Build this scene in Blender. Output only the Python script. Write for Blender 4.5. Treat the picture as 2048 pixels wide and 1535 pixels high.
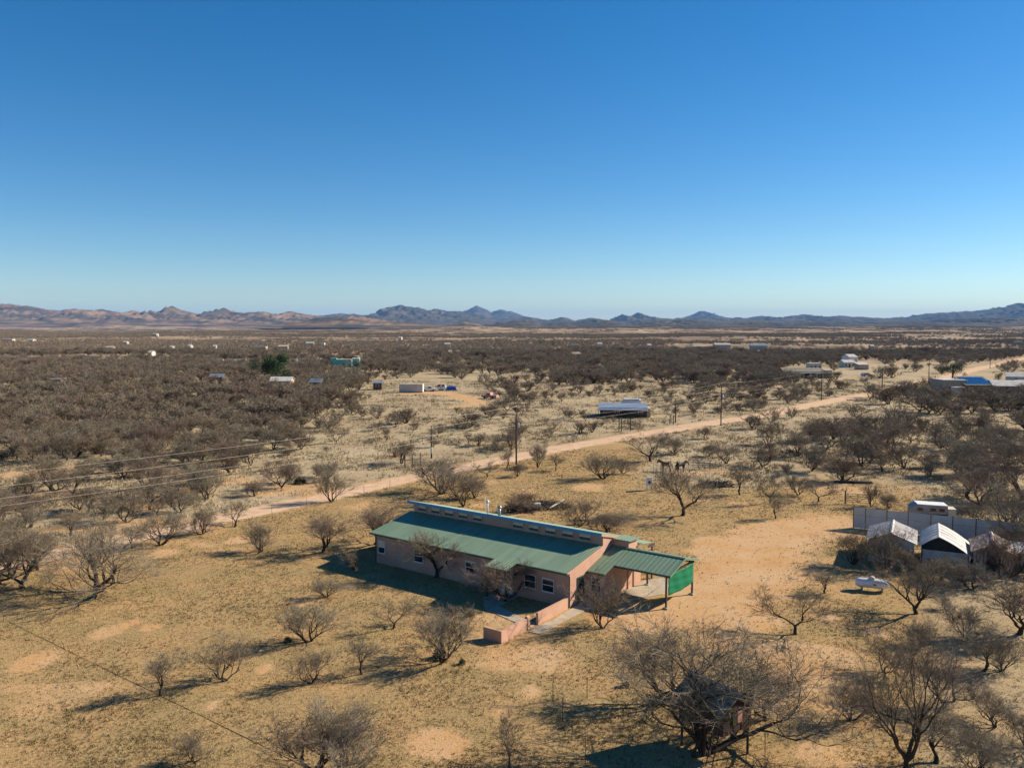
import bpy, bmesh, math, random
import numpy as np
from mathutils import Vector, Matrix

random.seed(7)
NPR = np.random.default_rng(11)
scene = bpy.context.scene
for o in list(bpy.data.objects):
    bpy.data.objects.remove(o)
COL = scene.collection

# ------------------------------------------------------------------ camera, sky, sun, exposure
F, CX, CY, HOR, CAMH = 1657.0, 1024.0, 767.5, 645.0, 23.0
PITCH = math.atan((CY - HOR) / F)
cam_data = bpy.data.cameras.new('camera')
cam = bpy.data.objects.new('camera', cam_data)
COL.objects.link(cam)
cam.location = (0, 0, CAMH)
cam.rotation_euler = (math.pi / 2 - PITCH, 0, 0)
cam_data.sensor_width = 36.0
cam_data.lens = 36.0 * F / 2048.0
cam_data.clip_start = 0.5
cam_data.clip_end = 90000.0
scene.camera = cam

SUN_AZ, SUN_EL = math.radians(19.0), math.radians(30.0)   # azimuth from +X towards +Y
world = bpy.data.worlds.new('World')
scene.world = world
world.use_nodes = True
wn = world.node_tree
wn.nodes.clear()
sky = wn.nodes.new('ShaderNodeTexSky')
sky.sky_type = 'NISHITA'
sky.sun_disc = False
sky.sun_elevation = SUN_EL
sky.sun_rotation = math.pi / 2 - SUN_AZ
sky.altitude = 1200
sky.air_density = 1.0
sky.dust_density = 0.3
sky.ozone_density = 3.0
hs = wn.nodes.new('ShaderNodeHueSaturation')
hs.inputs['Hue'].default_value = 0.5
hs.inputs['Saturation'].default_value = 1.33
bg = wn.nodes.new('ShaderNodeBackground')
bg.inputs['Strength'].default_value = 0.067
wo = wn.nodes.new('ShaderNodeOutputWorld')
tint = wn.nodes.new('ShaderNodeMix'); tint.data_type = 'RGBA'; tint.blend_type = 'MULTIPLY'
tint.inputs[0].default_value = 1.0
tint.inputs[7].default_value = (0.945, 0.985, 1.02, 1)
wn.links.new(sky.outputs[0], tint.inputs[6])
wn.links.new(tint.outputs[2], hs.inputs['Color'])
wn.links.new(hs.outputs[0], bg.inputs['Color'])
wn.links.new(bg.outputs[0], wo.inputs[0])

sun_data = bpy.data.lights.new('sun', 'SUN')
sun_data.energy = 5.0
sun_data.angle = math.radians(0.53)
sun_data.color = (1.0, 0.88, 0.70)
sun = bpy.data.objects.new('sun', sun_data)
COL.objects.link(sun)
SD = Vector((math.cos(SUN_EL) * math.cos(SUN_AZ), math.cos(SUN_EL) * math.sin(SUN_AZ), math.sin(SUN_EL)))
sun.rotation_euler = SD.to_track_quat('Z', 'Y').to_euler()
sun.location = (60, 30, 60)

vs = scene.view_settings
vs.view_transform = 'Standard'
vs.look = 'None'
vs.exposure = 0.85
vs.gamma = 1.0
vs.use_curve_mapping = False
scene.cycles.use_denoising = True
scene.cycles.max_bounces = 4
scene.cycles.diffuse_bounces = 2
scene.cycles.volume_bounces = 0

# ------------------------------------------------------------------ helpers: pixels of the survey grid -> ground
def rayd(x, y):
    dx = (x - CX) / F
    dy = -(y - CY) / F
    return (dx, math.cos(PITCH) + dy * math.sin(PITCH), -math.sin(PITCH) + dy * math.cos(PITCH))

def G(x, y, z=0.0):
    r = rayd(x, y)
    t = (z - CAMH) / r[2]
    return Vector((r[0] * t, r[1] * t, z))

def mpp(Y):
    return Y * math.cos(PITCH) / F + CAMH * math.sin(PITCH) / F

def proj(X, Y, Z=0.0):
    """image position of a world point (numpy)"""
    c, s = math.cos(PITCH), math.sin(PITCH)
    d = Y * c - (Z - CAMH) * s
    up = Y * s + (Z - CAMH) * c
    d = np.where(d < 0.1, 0.1, d)
    return CX + F * X / d, CY - F * up / d

def hash2(ix, iy, seed):
    h = (ix.astype(np.int64) * 374761393 + iy.astype(np.int64) * 668265263 + seed * 974634777) & 0xFFFFFFFF
    h = ((h ^ (h >> 13)) * 1274126177) & 0xFFFFFFFF
    h = h ^ (h >> 16)
    return (h & 0xFFFFFF) / float(0xFFFFFF)

def vnoise(x, y, seed=0):
    x = np.asarray(x, float); y = np.asarray(y, float)
    ix = np.floor(x); iy = np.floor(y)
    fx = x - ix; fy = y - iy
    fx = fx * fx * (3 - 2 * fx); fy = fy * fy * (3 - 2 * fy)
    a = hash2(ix, iy, seed); b = hash2(ix + 1, iy, seed)
    c = hash2(ix, iy + 1, seed); d = hash2(ix + 1, iy + 1, seed)
    return (a + (b - a) * fx) * (1 - fy) + (c + (d - c) * fx) * fy

def fbm(x, y, seed=0, oct=4, gain=0.5):
    t = 0.0; a = 1.0; n = 0.0
    for k in range(oct):
        t = t + a * vnoise(x * 2 ** k + 17.3 * k, y * 2 ** k - 9.1 * k, seed + k)
        n += a; a *= gain
    return t / n

def sstep(a, b, x):
    t = np.clip((x - a) / (b - a), 0, 1)
    return t * t * (3 - 2 * t)

def seg_dist(X, Y, pts):
    """distance to a polyline and the interpolated half width; pts = [(x, y, r)]"""
    best = np.full(np.shape(X), 1e9)
    for (x0, y0, r0), (x1, y1, r1) in zip(pts[:-1], pts[1:]):
        dx, dy = x1 - x0, y1 - y0
        L2 = dx * dx + dy * dy + 1e-9
        t = np.clip(((X - x0) * dx + (Y - y0) * dy) / L2, 0, 1)
        d = np.hypot(X - x0 - t * dx, Y - y0 - t * dy) - (r0 + (r1 - r0) * t)
        best = np.minimum(best, d)
    return best

def terrain(X, Y):
    X = np.asarray(X, float); Y = np.asarray(Y, float)
    R = np.hypot(X, Y)
    far = sstep(700, 2600, R)
    h = far * (fbm(X / 900, Y / 700, 5, 4) - 0.5) * 46
    h = h + sstep(2200, 5200, R) * (fbm(X / 420, Y / 420, 9, 4) - 0.55) * 50
    h = h + sstep(120, 420, R) * (fbm(X / 130, Y / 130, 21, 2) - 0.5) * 1.6
    h = h - sstep(1100, 5200, R) * 13
    return h

def tz(x, y):
    return float(terrain(np.array([x]), np.array([y]))[0])

# ------------------------------------------------------------------ materials
def nodes_of(m):
    m.use_nodes = True
    return m.node_tree.nodes, m.node_tree.links

MATS = {}
def M(name, col, col2=None, scale=6.0, rough=0.8, metal=0.0, bump=0.0, bscale=None, spec=0.3, stretch=None, detail=4.0, contrast=(0.35, 0.65)):
    if name in MATS:
        return MATS[name]
    m = bpy.data.materials.new(name)
    n, l = nodes_of(m)
    b = n['Principled BSDF']
    b.inputs['Roughness'].default_value = rough
    b.inputs['Metallic'].default_value = metal
    b.inputs['Specular IOR Level'].default_value = spec
    tc = n.new('ShaderNodeTexCoord')
    mp = n.new('ShaderNodeMapping')
    l.new(tc.outputs['Object'], mp.inputs['Vector'])
    if stretch:
        mp.inputs['Scale'].default_value = stretch
    if col2 is None:
        col2 = tuple(c * 0.8 for c in col)
    nz = n.new('ShaderNodeTexNoise')
    nz.inputs['Scale'].default_value = scale
    nz.inputs['Detail'].default_value = detail
    l.new(mp.outputs[0], nz.inputs['Vector'])
    rp = n.new('ShaderNodeValToRGB')
    rp.color_ramp.elements[0].position, rp.color_ramp.elements[1].position = contrast
    rp.color_ramp.elements[0].color = (*col2, 1)
    rp.color_ramp.elements[1].color = (*col, 1)
    l.new(nz.outputs['Fac'], rp.inputs['Fac'])
    l.new(rp.outputs[0], b.inputs['Base Color'])
    if bump:
        nb = n.new('ShaderNodeTexNoise')
        nb.inputs['Scale'].default_value = bscale or scale * 4
        nb.inputs['Detail'].default_value = 5
        l.new(mp.outputs[0], nb.inputs['Vector'])
        bp = n.new('ShaderNodeBump')
        bp.inputs['Strength'].default_value = bump
        bp.inputs['Distance'].default_value = 0.05
        l.new(nb.outputs['Fac'], bp.inputs['Height'])
        l.new(bp.outputs[0], b.inputs['Normal'])
    MATS[name] = m
    return m

stucco = M('pink_stucco', (0.52, 0.315, 0.225), (0.45, 0.265, 0.19), 0.8, 0.95, bump=0.08, bscale=12, detail=8, spec=0.1)
roof_green = M('green_metal_roof', (0.172, 0.250, 0.165), (0.130, 0.200, 0.130), 0.6, 0.5, 0.0, spec=0.4, detail=8, stretch=(3.0, 0.35, 1.0))
fascia_mat = M('skylit_blue_trim', (0.045, 0.27, 0.50), (0.04, 0.23, 0.43), 2.0, 0.4, spec=0.5)  # blue skylight on shaded green metal, put into the fascia colour
trim_dark = M('dark_green_trim', (0.055, 0.085, 0.065), None, 3, 0.5)
white_paint = M('white_paint', (0.74, 0.74, 0.73), (0.62, 0.62, 0.61), 3, 0.5)
glass_dark = M('window_glass', (0.012, 0.016, 0.022), (0.02, 0.025, 0.03), 2, 0.08, spec=0.8)
blind_mat = M('window_blind', (0.68, 0.58, 0.40), None, 4, 0.8)
concrete = M('concrete', (0.44, 0.37, 0.285), (0.33, 0.27, 0.20), 1.4, 0.9, bump=0.2, detail=8)
galv = M('galvanised_metal', (0.42, 0.44, 0.46), (0.30, 0.32, 0.34), 3, 0.38, 0.6)
post_dark = M('dark_steel_post', (0.05, 0.05, 0.048), None, 4, 0.55, 0.2)
screen_green = M('green_shade_cloth', (0.012, 0.27, 0.125), (0.010, 0.22, 0.10), 9, 0.8, bump=0.3)
wood_old = M('weathered_wood', (0.095, 0.062, 0.042), (0.045, 0.03, 0.022), 2.2, 0.9, stretch=(6, 6, 0.7), bump=0.3)
wood_red = M('reddish_wood', (0.085, 0.050, 0.036), (0.042, 0.027, 0.021), 2.2, 0.9, stretch=(6, 6, 0.7))
wood_pole = M('pole_wood', (0.095, 0.060, 0.042), (0.06, 0.04, 0.03), 3, 0.9, stretch=(5, 5, 0.5))
tin_grey = M('dull_tin', (0.30, 0.275, 0.20), (0.15, 0.135, 0.10), 1.2, 0.9, 0.0, stretch=(1, 4, 1), spec=0.1)
tin_white = M('white_sheet_metal', (0.50, 0.47, 0.44), (0.29, 0.24, 0.21), 1.1, 0.55, detail=7, contrast=(0.30, 0.55))
tin_rust = M('rusty_sheet_metal', (0.55, 0.49, 0.43), (0.23, 0.11, 0.06), 1.6, 0.65, stretch=(3.5, 0.5, 1), detail=6, contrast=(0.44, 0.60))
panel_grey = M('grey_fence_sheet', (0.56, 0.55, 0.51), (0.46, 0.45, 0.42), 0.8, 0.55, 0.1)
tank_white = M('tank_white_paint', (0.78, 0.78, 0.80), (0.66, 0.66, 0.68), 2, 0.32, spec=0.5)
steel_rail = M('rail_steel', (0.16, 0.13, 0.11), (0.09, 0.075, 0.065), 5, 0.6, 0.3)
rubber = M('black_rubber', (0.015, 0.015, 0.016), None, 6, 0.8)
twig_mat = M('mesquite_twig', (0.285, 0.228, 0.158), (0.185, 0.145, 0.100), 2.0, 0.95, spec=0.1)
twig_grey = M('grey_twig', (0.285, 0.240, 0.172), (0.185, 0.155, 0.110), 2.0, 0.95, spec=0.1)
twig_red = M('reddish_twig', (0.270, 0.200, 0.145), (0.170, 0.125, 0.092), 2.0, 0.95, spec=0.1)
TWIGS = [twig_mat, twig_grey, twig_mat, twig_red]
bark_mat = M('mesquite_bark', (0.075, 0.057, 0.043), (0.040, 0.030, 0.023), 5.0, 0.95, bump=0.5, spec=0.1)
leaf_dark = M('evergreen_leaf', (0.060, 0.098, 0.030), (0.026, 0.048, 0.015), 1.5, 0.8, spec=0.2)
shrub_leaf = M('grey_green_shrub_leaf', (0.095, 0.105, 0.055), (0.055, 0.062, 0.032), 3.0, 0.9, spec=0.1)
terracotta = M('terracotta_plaster', (0.33, 0.14, 0.09), None, 1, 0.9)
teal_plaster = M('teal_plaster', (0.06, 0.42, 0.40), (0.05, 0.34, 0.33), 1, 0.85)
cream = M('cream_paint', (0.62, 0.56, 0.45), (0.52, 0.47, 0.38), 0.7, 0.8)
white_roof = M('white_roof_coating', (0.55, 0.52, 0.48), (0.40, 0.37, 0.34), 0.6, 0.6)
tan_wall = M('tan_plaster', (0.42, 0.32, 0.23), None, 1, 0.9)
brown_wall = M('brown_siding', (0.13, 0.085, 0.065), (0.08, 0.055, 0.045), 1.5, 0.9)
solar_blue = M('solar_cell', (0.010, 0.07, 0.22), (0.008, 0.05, 0.16), 4, 0.16, spec=0.7)
car_white = M('car_white_paint', (0.72, 0.73, 0.75), None, 1, 0.25, spec=0.6)
car_blue = M('car_silver_blue_paint', (0.24, 0.36, 0.52), None, 1, 0.25, spec=0.6)
pink_paint = M('faded_pink_paint', (0.55, 0.26, 0.21), None, 2, 0.6)
blue_tarp = M('blue_tarp', (0.03, 0.11, 0.42), None, 3, 0.5)
red_paint = M('red_barrel_paint', (0.30, 0.035, 0.025), (0.2, 0.03, 0.02), 3, 0.6)
yellow_roof = M('yellow_roof_paint', (0.55, 0.36, 0.10), None, 1, 0.7)
horse_bay = M('bay_horse_coat', (0.15, 0.055, 0.03), (0.10, 0.035, 0.02), 2, 0.6)
horse_dark = M('dark_horse_coat', (0.035, 0.022, 0.016), None, 2, 0.6)
mane_mat = M('black_horse_hair', (0.012, 0.010, 0.009), None, 4, 0.7)
junk_dark = M('charred_wood', (0.045, 0.038, 0.034), (0.022, 0.02, 0.018), 2, 0.85)
stone_mat = M('pale_stone', (0.36, 0.30, 0.23), (0.25, 0.2, 0.15), 2, 0.9)

# the cloth lets some sun through
n_, l_ = nodes_of(screen_green)
tr_ = n_.new('ShaderNodeBsdfTranslucent'); tr_.inputs['Color'].default_value = (0.015, 0.36, 0.17, 1)
mx_ = n_.new('ShaderNodeMixShader'); mx_.inputs[0].default_value = 0.4
l_.new(n_['Principled BSDF'].outputs[0], mx_.inputs[1]); l_.new(tr_.outputs[0], mx_.inputs[2])
l_.new(mx_.outputs[0], n_['Material Output'].inputs['Surface'])
far_white = M('distant_pale_paint', (0.40, 0.37, 0.33), None, 0.5, 0.8)

# ------------------------------------------------------------------ mesh builder
class MB:
    def __init__(s):
        s.v = []; s.f = []
    def add(s, verts, faces):
        o = len(s.v)
        s.v.extend([tuple(p) for p in verts])
        s.f.extend([tuple(i + o for i in f) for f in faces])
        return s
    def box(s, x0, x1, y0, y1, z0, z1):
        v = [(x0, y0, z0), (x1, y0, z0), (x1, y1, z0), (x0, y1, z0), (x0, y0, z1), (x1, y0, z1), (x1, y1, z1), (x0, y1, z1)]
        f = [(0, 3, 2, 1), (4, 5, 6, 7), (0, 1, 5, 4), (1, 2, 6, 5), (2, 3, 7, 6), (3, 0, 4, 7)]
        return s.add(v, f)
    def bar(s, a, b, w, h=None):
        """square bar from a to b"""
        h = h or w
        a = Vector(a); b = Vector(b)
        d = (b - a).normalized()
        up = Vector((0, 0, 1)) if abs(d.z) < 0.95 else Vector((0, 1, 0))
        r = d.cross(up).normalized() * (w / 2)
        q = r.cross(d).normalized() * (h / 2)
        v = [a - r - q, a + r - q, a + r + q, a - r + q, b - r - q, b + r - q, b + r + q, b - r + q]
        f = [(0, 3, 2, 1), (4, 5, 6, 7), (0, 1, 5, 4), (1, 2, 6, 5), (2, 3, 7, 6), (3, 0, 4, 7)]
        return s.add(v, f)
    def tube(s, pts, rad, n=6, cap=True):
        pts = [Vector(p) for p in pts]
        if not hasattr(rad, '__len__'):
            rad = [rad] * len(pts)
        o = len(s.v)
        for i, p in enumerate(pts):
            d = (pts[min(i + 1, len(pts) - 1)] - pts[max(i - 1, 0)])
            if d.length < 1e-9:
                d = Vector((0, 0, 1))
            d.normalize()
            a = Vector((0.31, 0.2, 1.0)) if abs(d.z) < 0.9 else Vector((1, 0.1, 0.2))
            r = d.cross(a).normalized(); q = d.cross(r)
            for k in range(n):
                t = 2 * math.pi * k / n
                s.v.append(tuple(p + (r * math.cos(t) + q * math.sin(t)) * rad[i]))
        for i in range(len(pts) - 1):
            for k in range(n):
                a = o + i * n + k; b = o + i * n + (k + 1) % n
                s.f.append((a, b, b + n, a + n))
        if cap:
            s.f.append(tuple(o + k for k in reversed(range(n))))
            s.f.append(tuple(o + (len(pts) - 1) * n + k for k in range(n)))
        return s
    def lathe(s, prof, n=12, c=(0, 0, 0)):
        """prof [(r, z)]"""
        o = len(s.v)
        for r, z in prof:
            for k in range(n):
                t = 2 * math.pi * k / n
                s.v.append((c[0] + r * math.cos(t), c[1] + r * math.sin(t), c[2] + z))
        for i in range(len(prof) - 1):
            for k in range(n):
                a = o + i * n + k; b = o + i * n + (k + 1) % n
                s.f.append((a, b, b + n, a + n))
        s.f.append(tuple(o + k for k in reversed(range(n))))
        s.f.append(tuple(o + (len(prof) - 1) * n + k for k in range(n)))
        return s
    def prism(s, poly, z0, z1):
        n = len(poly)
        v = [(x, y, z0) for x, y in poly] + [(x, y, z1) for x, y in poly]
        f = [tuple(reversed(range(n))), tuple(range(n, 2 * n))] + [(i, (i + 1) % n, (i + 1) % n + n, i + n) for i in range(n)]
        return s.add(v, f)
    def extrude_y(s, poly, y0, y1):
        """poly in (x, z)"""
        n = len(poly)
        v = [(x, y0, z) for x, z in poly] + [(x, y1, z) for x, z in poly]
        f = [tuple(range(n)), tuple(reversed(range(n, 2 * n)))] + [((i + 1) % n, i, i + n, (i + 1) % n + n) for i in range(n)]
        return s.add(v, f)
    def extrude_x(s, poly, x0, x1):
        """poly in (y, z)"""
        n = len(poly)
        v = [(x0, y, z) for y, z in poly] + [(x1, y, z) for y, z in poly]
        f = [tuple(reversed(range(n))), tuple(range(n, 2 * n))] + [(i, (i + 1) % n, (i + 1) % n + n, i + n) for i in range(n)]
        return s.add(v, f)
    def ribbed(s, x0, x1, y0, z0, y1, z1, pitch=0.30, rh=0.035, th=0.03, flat=False):
        """sheet whose ribs run from (y0,z0) to (y1,z1), repeated along x"""
        xs = []
        x = x0
        while x < x1 - 0.02:
            xs += [(x, 0), (min(x + pitch * 0.76, x1), 0), (min(x + pitch * 0.81, x1), rh), (min(x + pitch * 0.92, x1), rh), (min(x + pitch * 0.97, x1), 0)]
            x += pitch
        xs.append((x1, 0))
        out = [xs[0]]
        for p in xs[1:]:
            if p[0] > out[-1][0] + 1e-4:
                out.append(p)
        n = len(out); o = len(s.v)
        for (px, pz) in out:
            s.v.append((px, y0, z0 + pz)); s.v.append((px, y1, z1 + pz))
            s.v.append((px, y0, z0 - th)); s.v.append((px, y1, z1 - th))
        flip = y1 < y0
        for i in range(n - 1):
            a = o + 4 * i; b = a + 4
            fs = [(a, b, b + 1, a + 1), (a + 2, a + 3, b + 3, b + 2), (a, a + 2, b + 2, b), (a + 1, b + 1, b + 3, a + 3)]
            s.f.extend([tuple(reversed(q)) for q in fs] if flip else fs)
        a = o; b = o + 4 * (n - 1)
        s.f.append((a, a + 1, a + 3, a + 2)); s.f.append((b, b + 2, b + 3, b + 1))
        return s
    def mesh(s, name, mat, smooth=False):
        me = bpy.data.meshes.new(name)
        me.from_pydata(s.v, [], s.f)
        me.materials.append(mat)
        if smooth:
            me.polygons.foreach_set('use_smooth', [True] * len(me.polygons))
        me.update()
        return me

def link(name, me, parent=None, loc=None, rz=None):
    o = bpy.data.objects.new(name, me)
    COL.objects.link(o)
    if parent:
        o.parent = parent
    if loc is not None:
        o.location = loc
    if rz is not None:
        o.rotation_euler = (0, 0, rz)
    return o

def part(name, mb, mat, parent=None, smooth=False, label=None):
    o = link(name, mb.mesh(name, mat, smooth), parent)
    if label:
        o['label'] = label
    return o

def tag(o, label, cat, group=None):
    o['label'] = label; o['category'] = cat
    if group:
        o['group'] = group
    return o

def thing(name, label, cat, loc=(0, 0, 0), rz=0.0, group=None):
    o = bpy.data.objects.new(name, None)
    COL.objects.link(o)
    o.empty_display_size = 0.3
    o.location = loc; o.rotation_euler = (0, 0, rz)
    return tag(o, label, cat, group)

def struct(o):
    o['kind'] = 'structure'
    return o

def np_mesh(name, V, T, mat, attrs=None, nper=3):
    """V (n,3) float, T (m,nper) int"""
    me = bpy.data.meshes.new(name)
    n, m = len(V), len(T)
    me.vertices.add(n)
    me.vertices.foreach_set('co', np.asarray(V, np.float32).ravel())
    me.loops.add(m * nper)
    me.loops.foreach_set('vertex_index', np.asarray(T, np.int32).ravel())
    me.polygons.add(m)
    me.polygons.foreach_set('loop_start', np.arange(0, m * nper, nper, dtype=np.int32))
    me.materials.append(mat)
    for k, a in (attrs or {}).items():
        at = me.attributes.new(k, 'FLOAT', 'POINT')
        at.data.foreach_set('value', np.asarray(a, np.float32).ravel())
    me.update(calc_edges=True)
    me.validate()
    return me
# ------------------------------------------------------------------ the ground: what grows or lies where
def px_line(pts):
    out = []
    for x, y, r in pts:
        g = G(x, y)
        out.append((g.x, g.y, r))
    return out

ROAD = px_line([(-260, 1200, 2.3), (-90, 1152, 2.3), (52, 1120, 2.3), (130, 1102, 2.3), (234, 1080, 2.3), (400, 1044, 2.2), (546, 1015, 2.1), (668, 989, 2.1), (790, 962, 2.1),
                (880, 944, 2.1), (960, 928, 2.2), (1030, 914, 2.3), (1140, 892, 2.4), (1250, 874, 2.5), (1340, 859, 2.6), (1400, 849, 2.7), (1520, 831, 2.6),
                (1600, 814, 2.6), (1660, 801, 2.7), (1767, 781, 2.8), (1854, 761, 2.9), (1912, 749, 3.0), (1963, 734, 3.2), (2004, 725, 3.4), (2060, 714, 3.6), (2160, 699, 4.0)])
SIDE_TRACK = px_line([(820, 787, 5.0), (880, 785, 5.5), (930, 795, 4.0), (960, 806, 3.0), (900, 815, 2.0)])
LEFT_TRACK = px_line([(-60, 956, 2.4), (40, 948, 2.6), (120, 938, 2.2), (200, 925, 0.8)])
DRIVE = px_line([(1240, 1238, 1.8), (1400, 1222, 3.0), (1470, 1170, 4.4), (1500, 1120, 5.0), (1550, 1070, 4.6), (1660, 1040, 2.8)])
DRIVE2 = px_line([(1500, 1110, 2.4), (1440, 1085, 2.2), (1400, 1100, 1.6)])
DRIVE3 = px_line([(1480, 1160, 2.6), (1500, 1240, 2.2), (1440, 1270, 1.4)])
DRIVE4 = px_line([(1660, 1500, 0.8), (1720, 1545, 1.0), (1760, 1600, 1.2)])
PATCHES = [(870, 1487, 2.1), (530, 1337, 0.9), (1062, 1382, 1.0), (220, 1262, 1.8), (70, 1325, 2.0), (260, 1247, 1.4), (610, 1200, 1.4), (330, 1105, 1.6), (480, 1078, 1.6), (1010, 1425, 1.0),
           (700, 1170, 0.9), (420, 1410, 0.8), (300, 1255, 1.0), (1480, 1010, 2.2), (1400, 1000, 1.6), (1180, 975, 3.0), (1050, 985, 2.0), (1420, 1330, 1.2), (1650, 1230, 1.6), (1760, 1265, 1.2), (960, 1010, 1.5)]
PATCHES = [(G(x, y).x, G(x, y).y, r) for x, y, r in PATCHES]

HFR = G(1139, 1215.6)
HFL = G(753.5, 1124)
HU = (HFL - HFR).normalized()
HV = Vector((-HU.y, HU.x, 0))
if HV.y < 0:
    HV = -HV
HRZ = math.atan2(-HU.y, -HU.x)      # local x runs to the right along the front wall, local y to the back
HLEN = (HFL - HFR).length

def house_local(X, Y):
    dx, dy = X - HFR.x, Y - HFR.y
    return -(dx * HU.x + dy * HU.y), dx * HV.x + dy * HV.y

def road_d(X, Y):
    return seg_dist(X, Y, ROAD)

def soil_of(X, Y):
    X = np.asarray(X, float); Y = np.asarray(Y, float)
    w = (fbm(X / 2.2, Y / 2.2, 31, 4) - 0.5) * 3.2
    d = seg_dist(X, Y, DRIVE)
    for t in (DRIVE2, DRIVE3, DRIVE4, SIDE_TRACK, LEFT_TRACK):
        d = np.minimum(d, seg_dist(X, Y, t))
    s = 1 - sstep(-2.2, 2.6, d + w * 1.2)
    for x, y, r in PATCHES:
        e = np.hypot((X - x), (Y - y) * 0.75)
        s = np.maximum(s, (1 - sstep(0.35, 1.15, e / r + w * 0.22)) * 0.9)
    s = np.maximum(s, (1 - sstep(0.0, 1.4, road_d(X, Y) + w * 0.35)) * 0.8)
    bare = fbm(X / 9.0 + 3, Y / 7.0, 57, 4)
    s = np.maximum(s, sstep(0.52, 0.72, bare) * 0.62 * (Y < 130))
    return np.clip(s, 0, 1)

ROAD_A = np.array(ROAD)
def beyond_road(X, Y):
    """above the road as seen from the house: positive on the far side"""
    yr = np.interp(X, ROAD_A[:, 0], ROAD_A[:, 1])
    return Y - yr

def yard_mask(X, Y):
    """1 on the mown or grazed property, 0 in the wild grass"""
    px, py = proj(X, Y)
    n = (fbm(X / 12, Y / 12, 77, 3) - 0.5) * 60
    near = sstep(0, 6, -beyond_road(X, Y))
    rside = 1 - sstep(1250, 1330, px + n) * (1 - sstep(955, 990, py + n * 0.4))
    rs2 = 1 - sstep(1800, 1880, px + n) * 0.7
    return near * rside * rs2

def axis(lo, mid0, mid1, hi, step, grow):
    a = list(np.arange(mid0, mid1 + 1e-6, step))
    s = step; x = a[-1]
    while x < hi:
        s *= grow; x += s; a.append(x)
    s = step; x = a[0]; pre = []
    while x > lo:
        s *= grow; x -= s; pre.append(x)
    return np.array(pre[::-1] + a)

gx = axis(-34000, -62, 70, 34000, 0.8, 1.052)
gy = axis(-1500, 32, 132, 30000, 0.8, 1.045)
GX, GY = np.meshgrid(gx, gy)
nxg, nyg = len(gx), len(gy)
GZ = terrain(GX, GY) + (fbm(GX / 5, GY / 5, 3, 3) - 0.5) * 0.12 * (1 - sstep(120, 200, np.hypot(GX, GY)))
hlx, hly = house_local(GX, GY)
GZ = np.where((hlx > -30) & (hlx < 14) & (hly > -12) & (hly < 16), np.minimum(GZ, 0.0) * 0.2, GZ)
g_soil = soil_of(GX, GY)
g_yard = yard_mask(GX, GY)
rd = road_d(GX, GY)
GZ = GZ - (1 - sstep(0.0, 0.8, rd)) * 0.05
idx = np.arange(nxg * nyg).reshape(nyg, nxg)
Q = np.stack([idx[:-1, :-1], idx[:-1, 1:], idx[1:, 1:], idx[1:, :-1]], -1).reshape(-1, 4)

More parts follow.
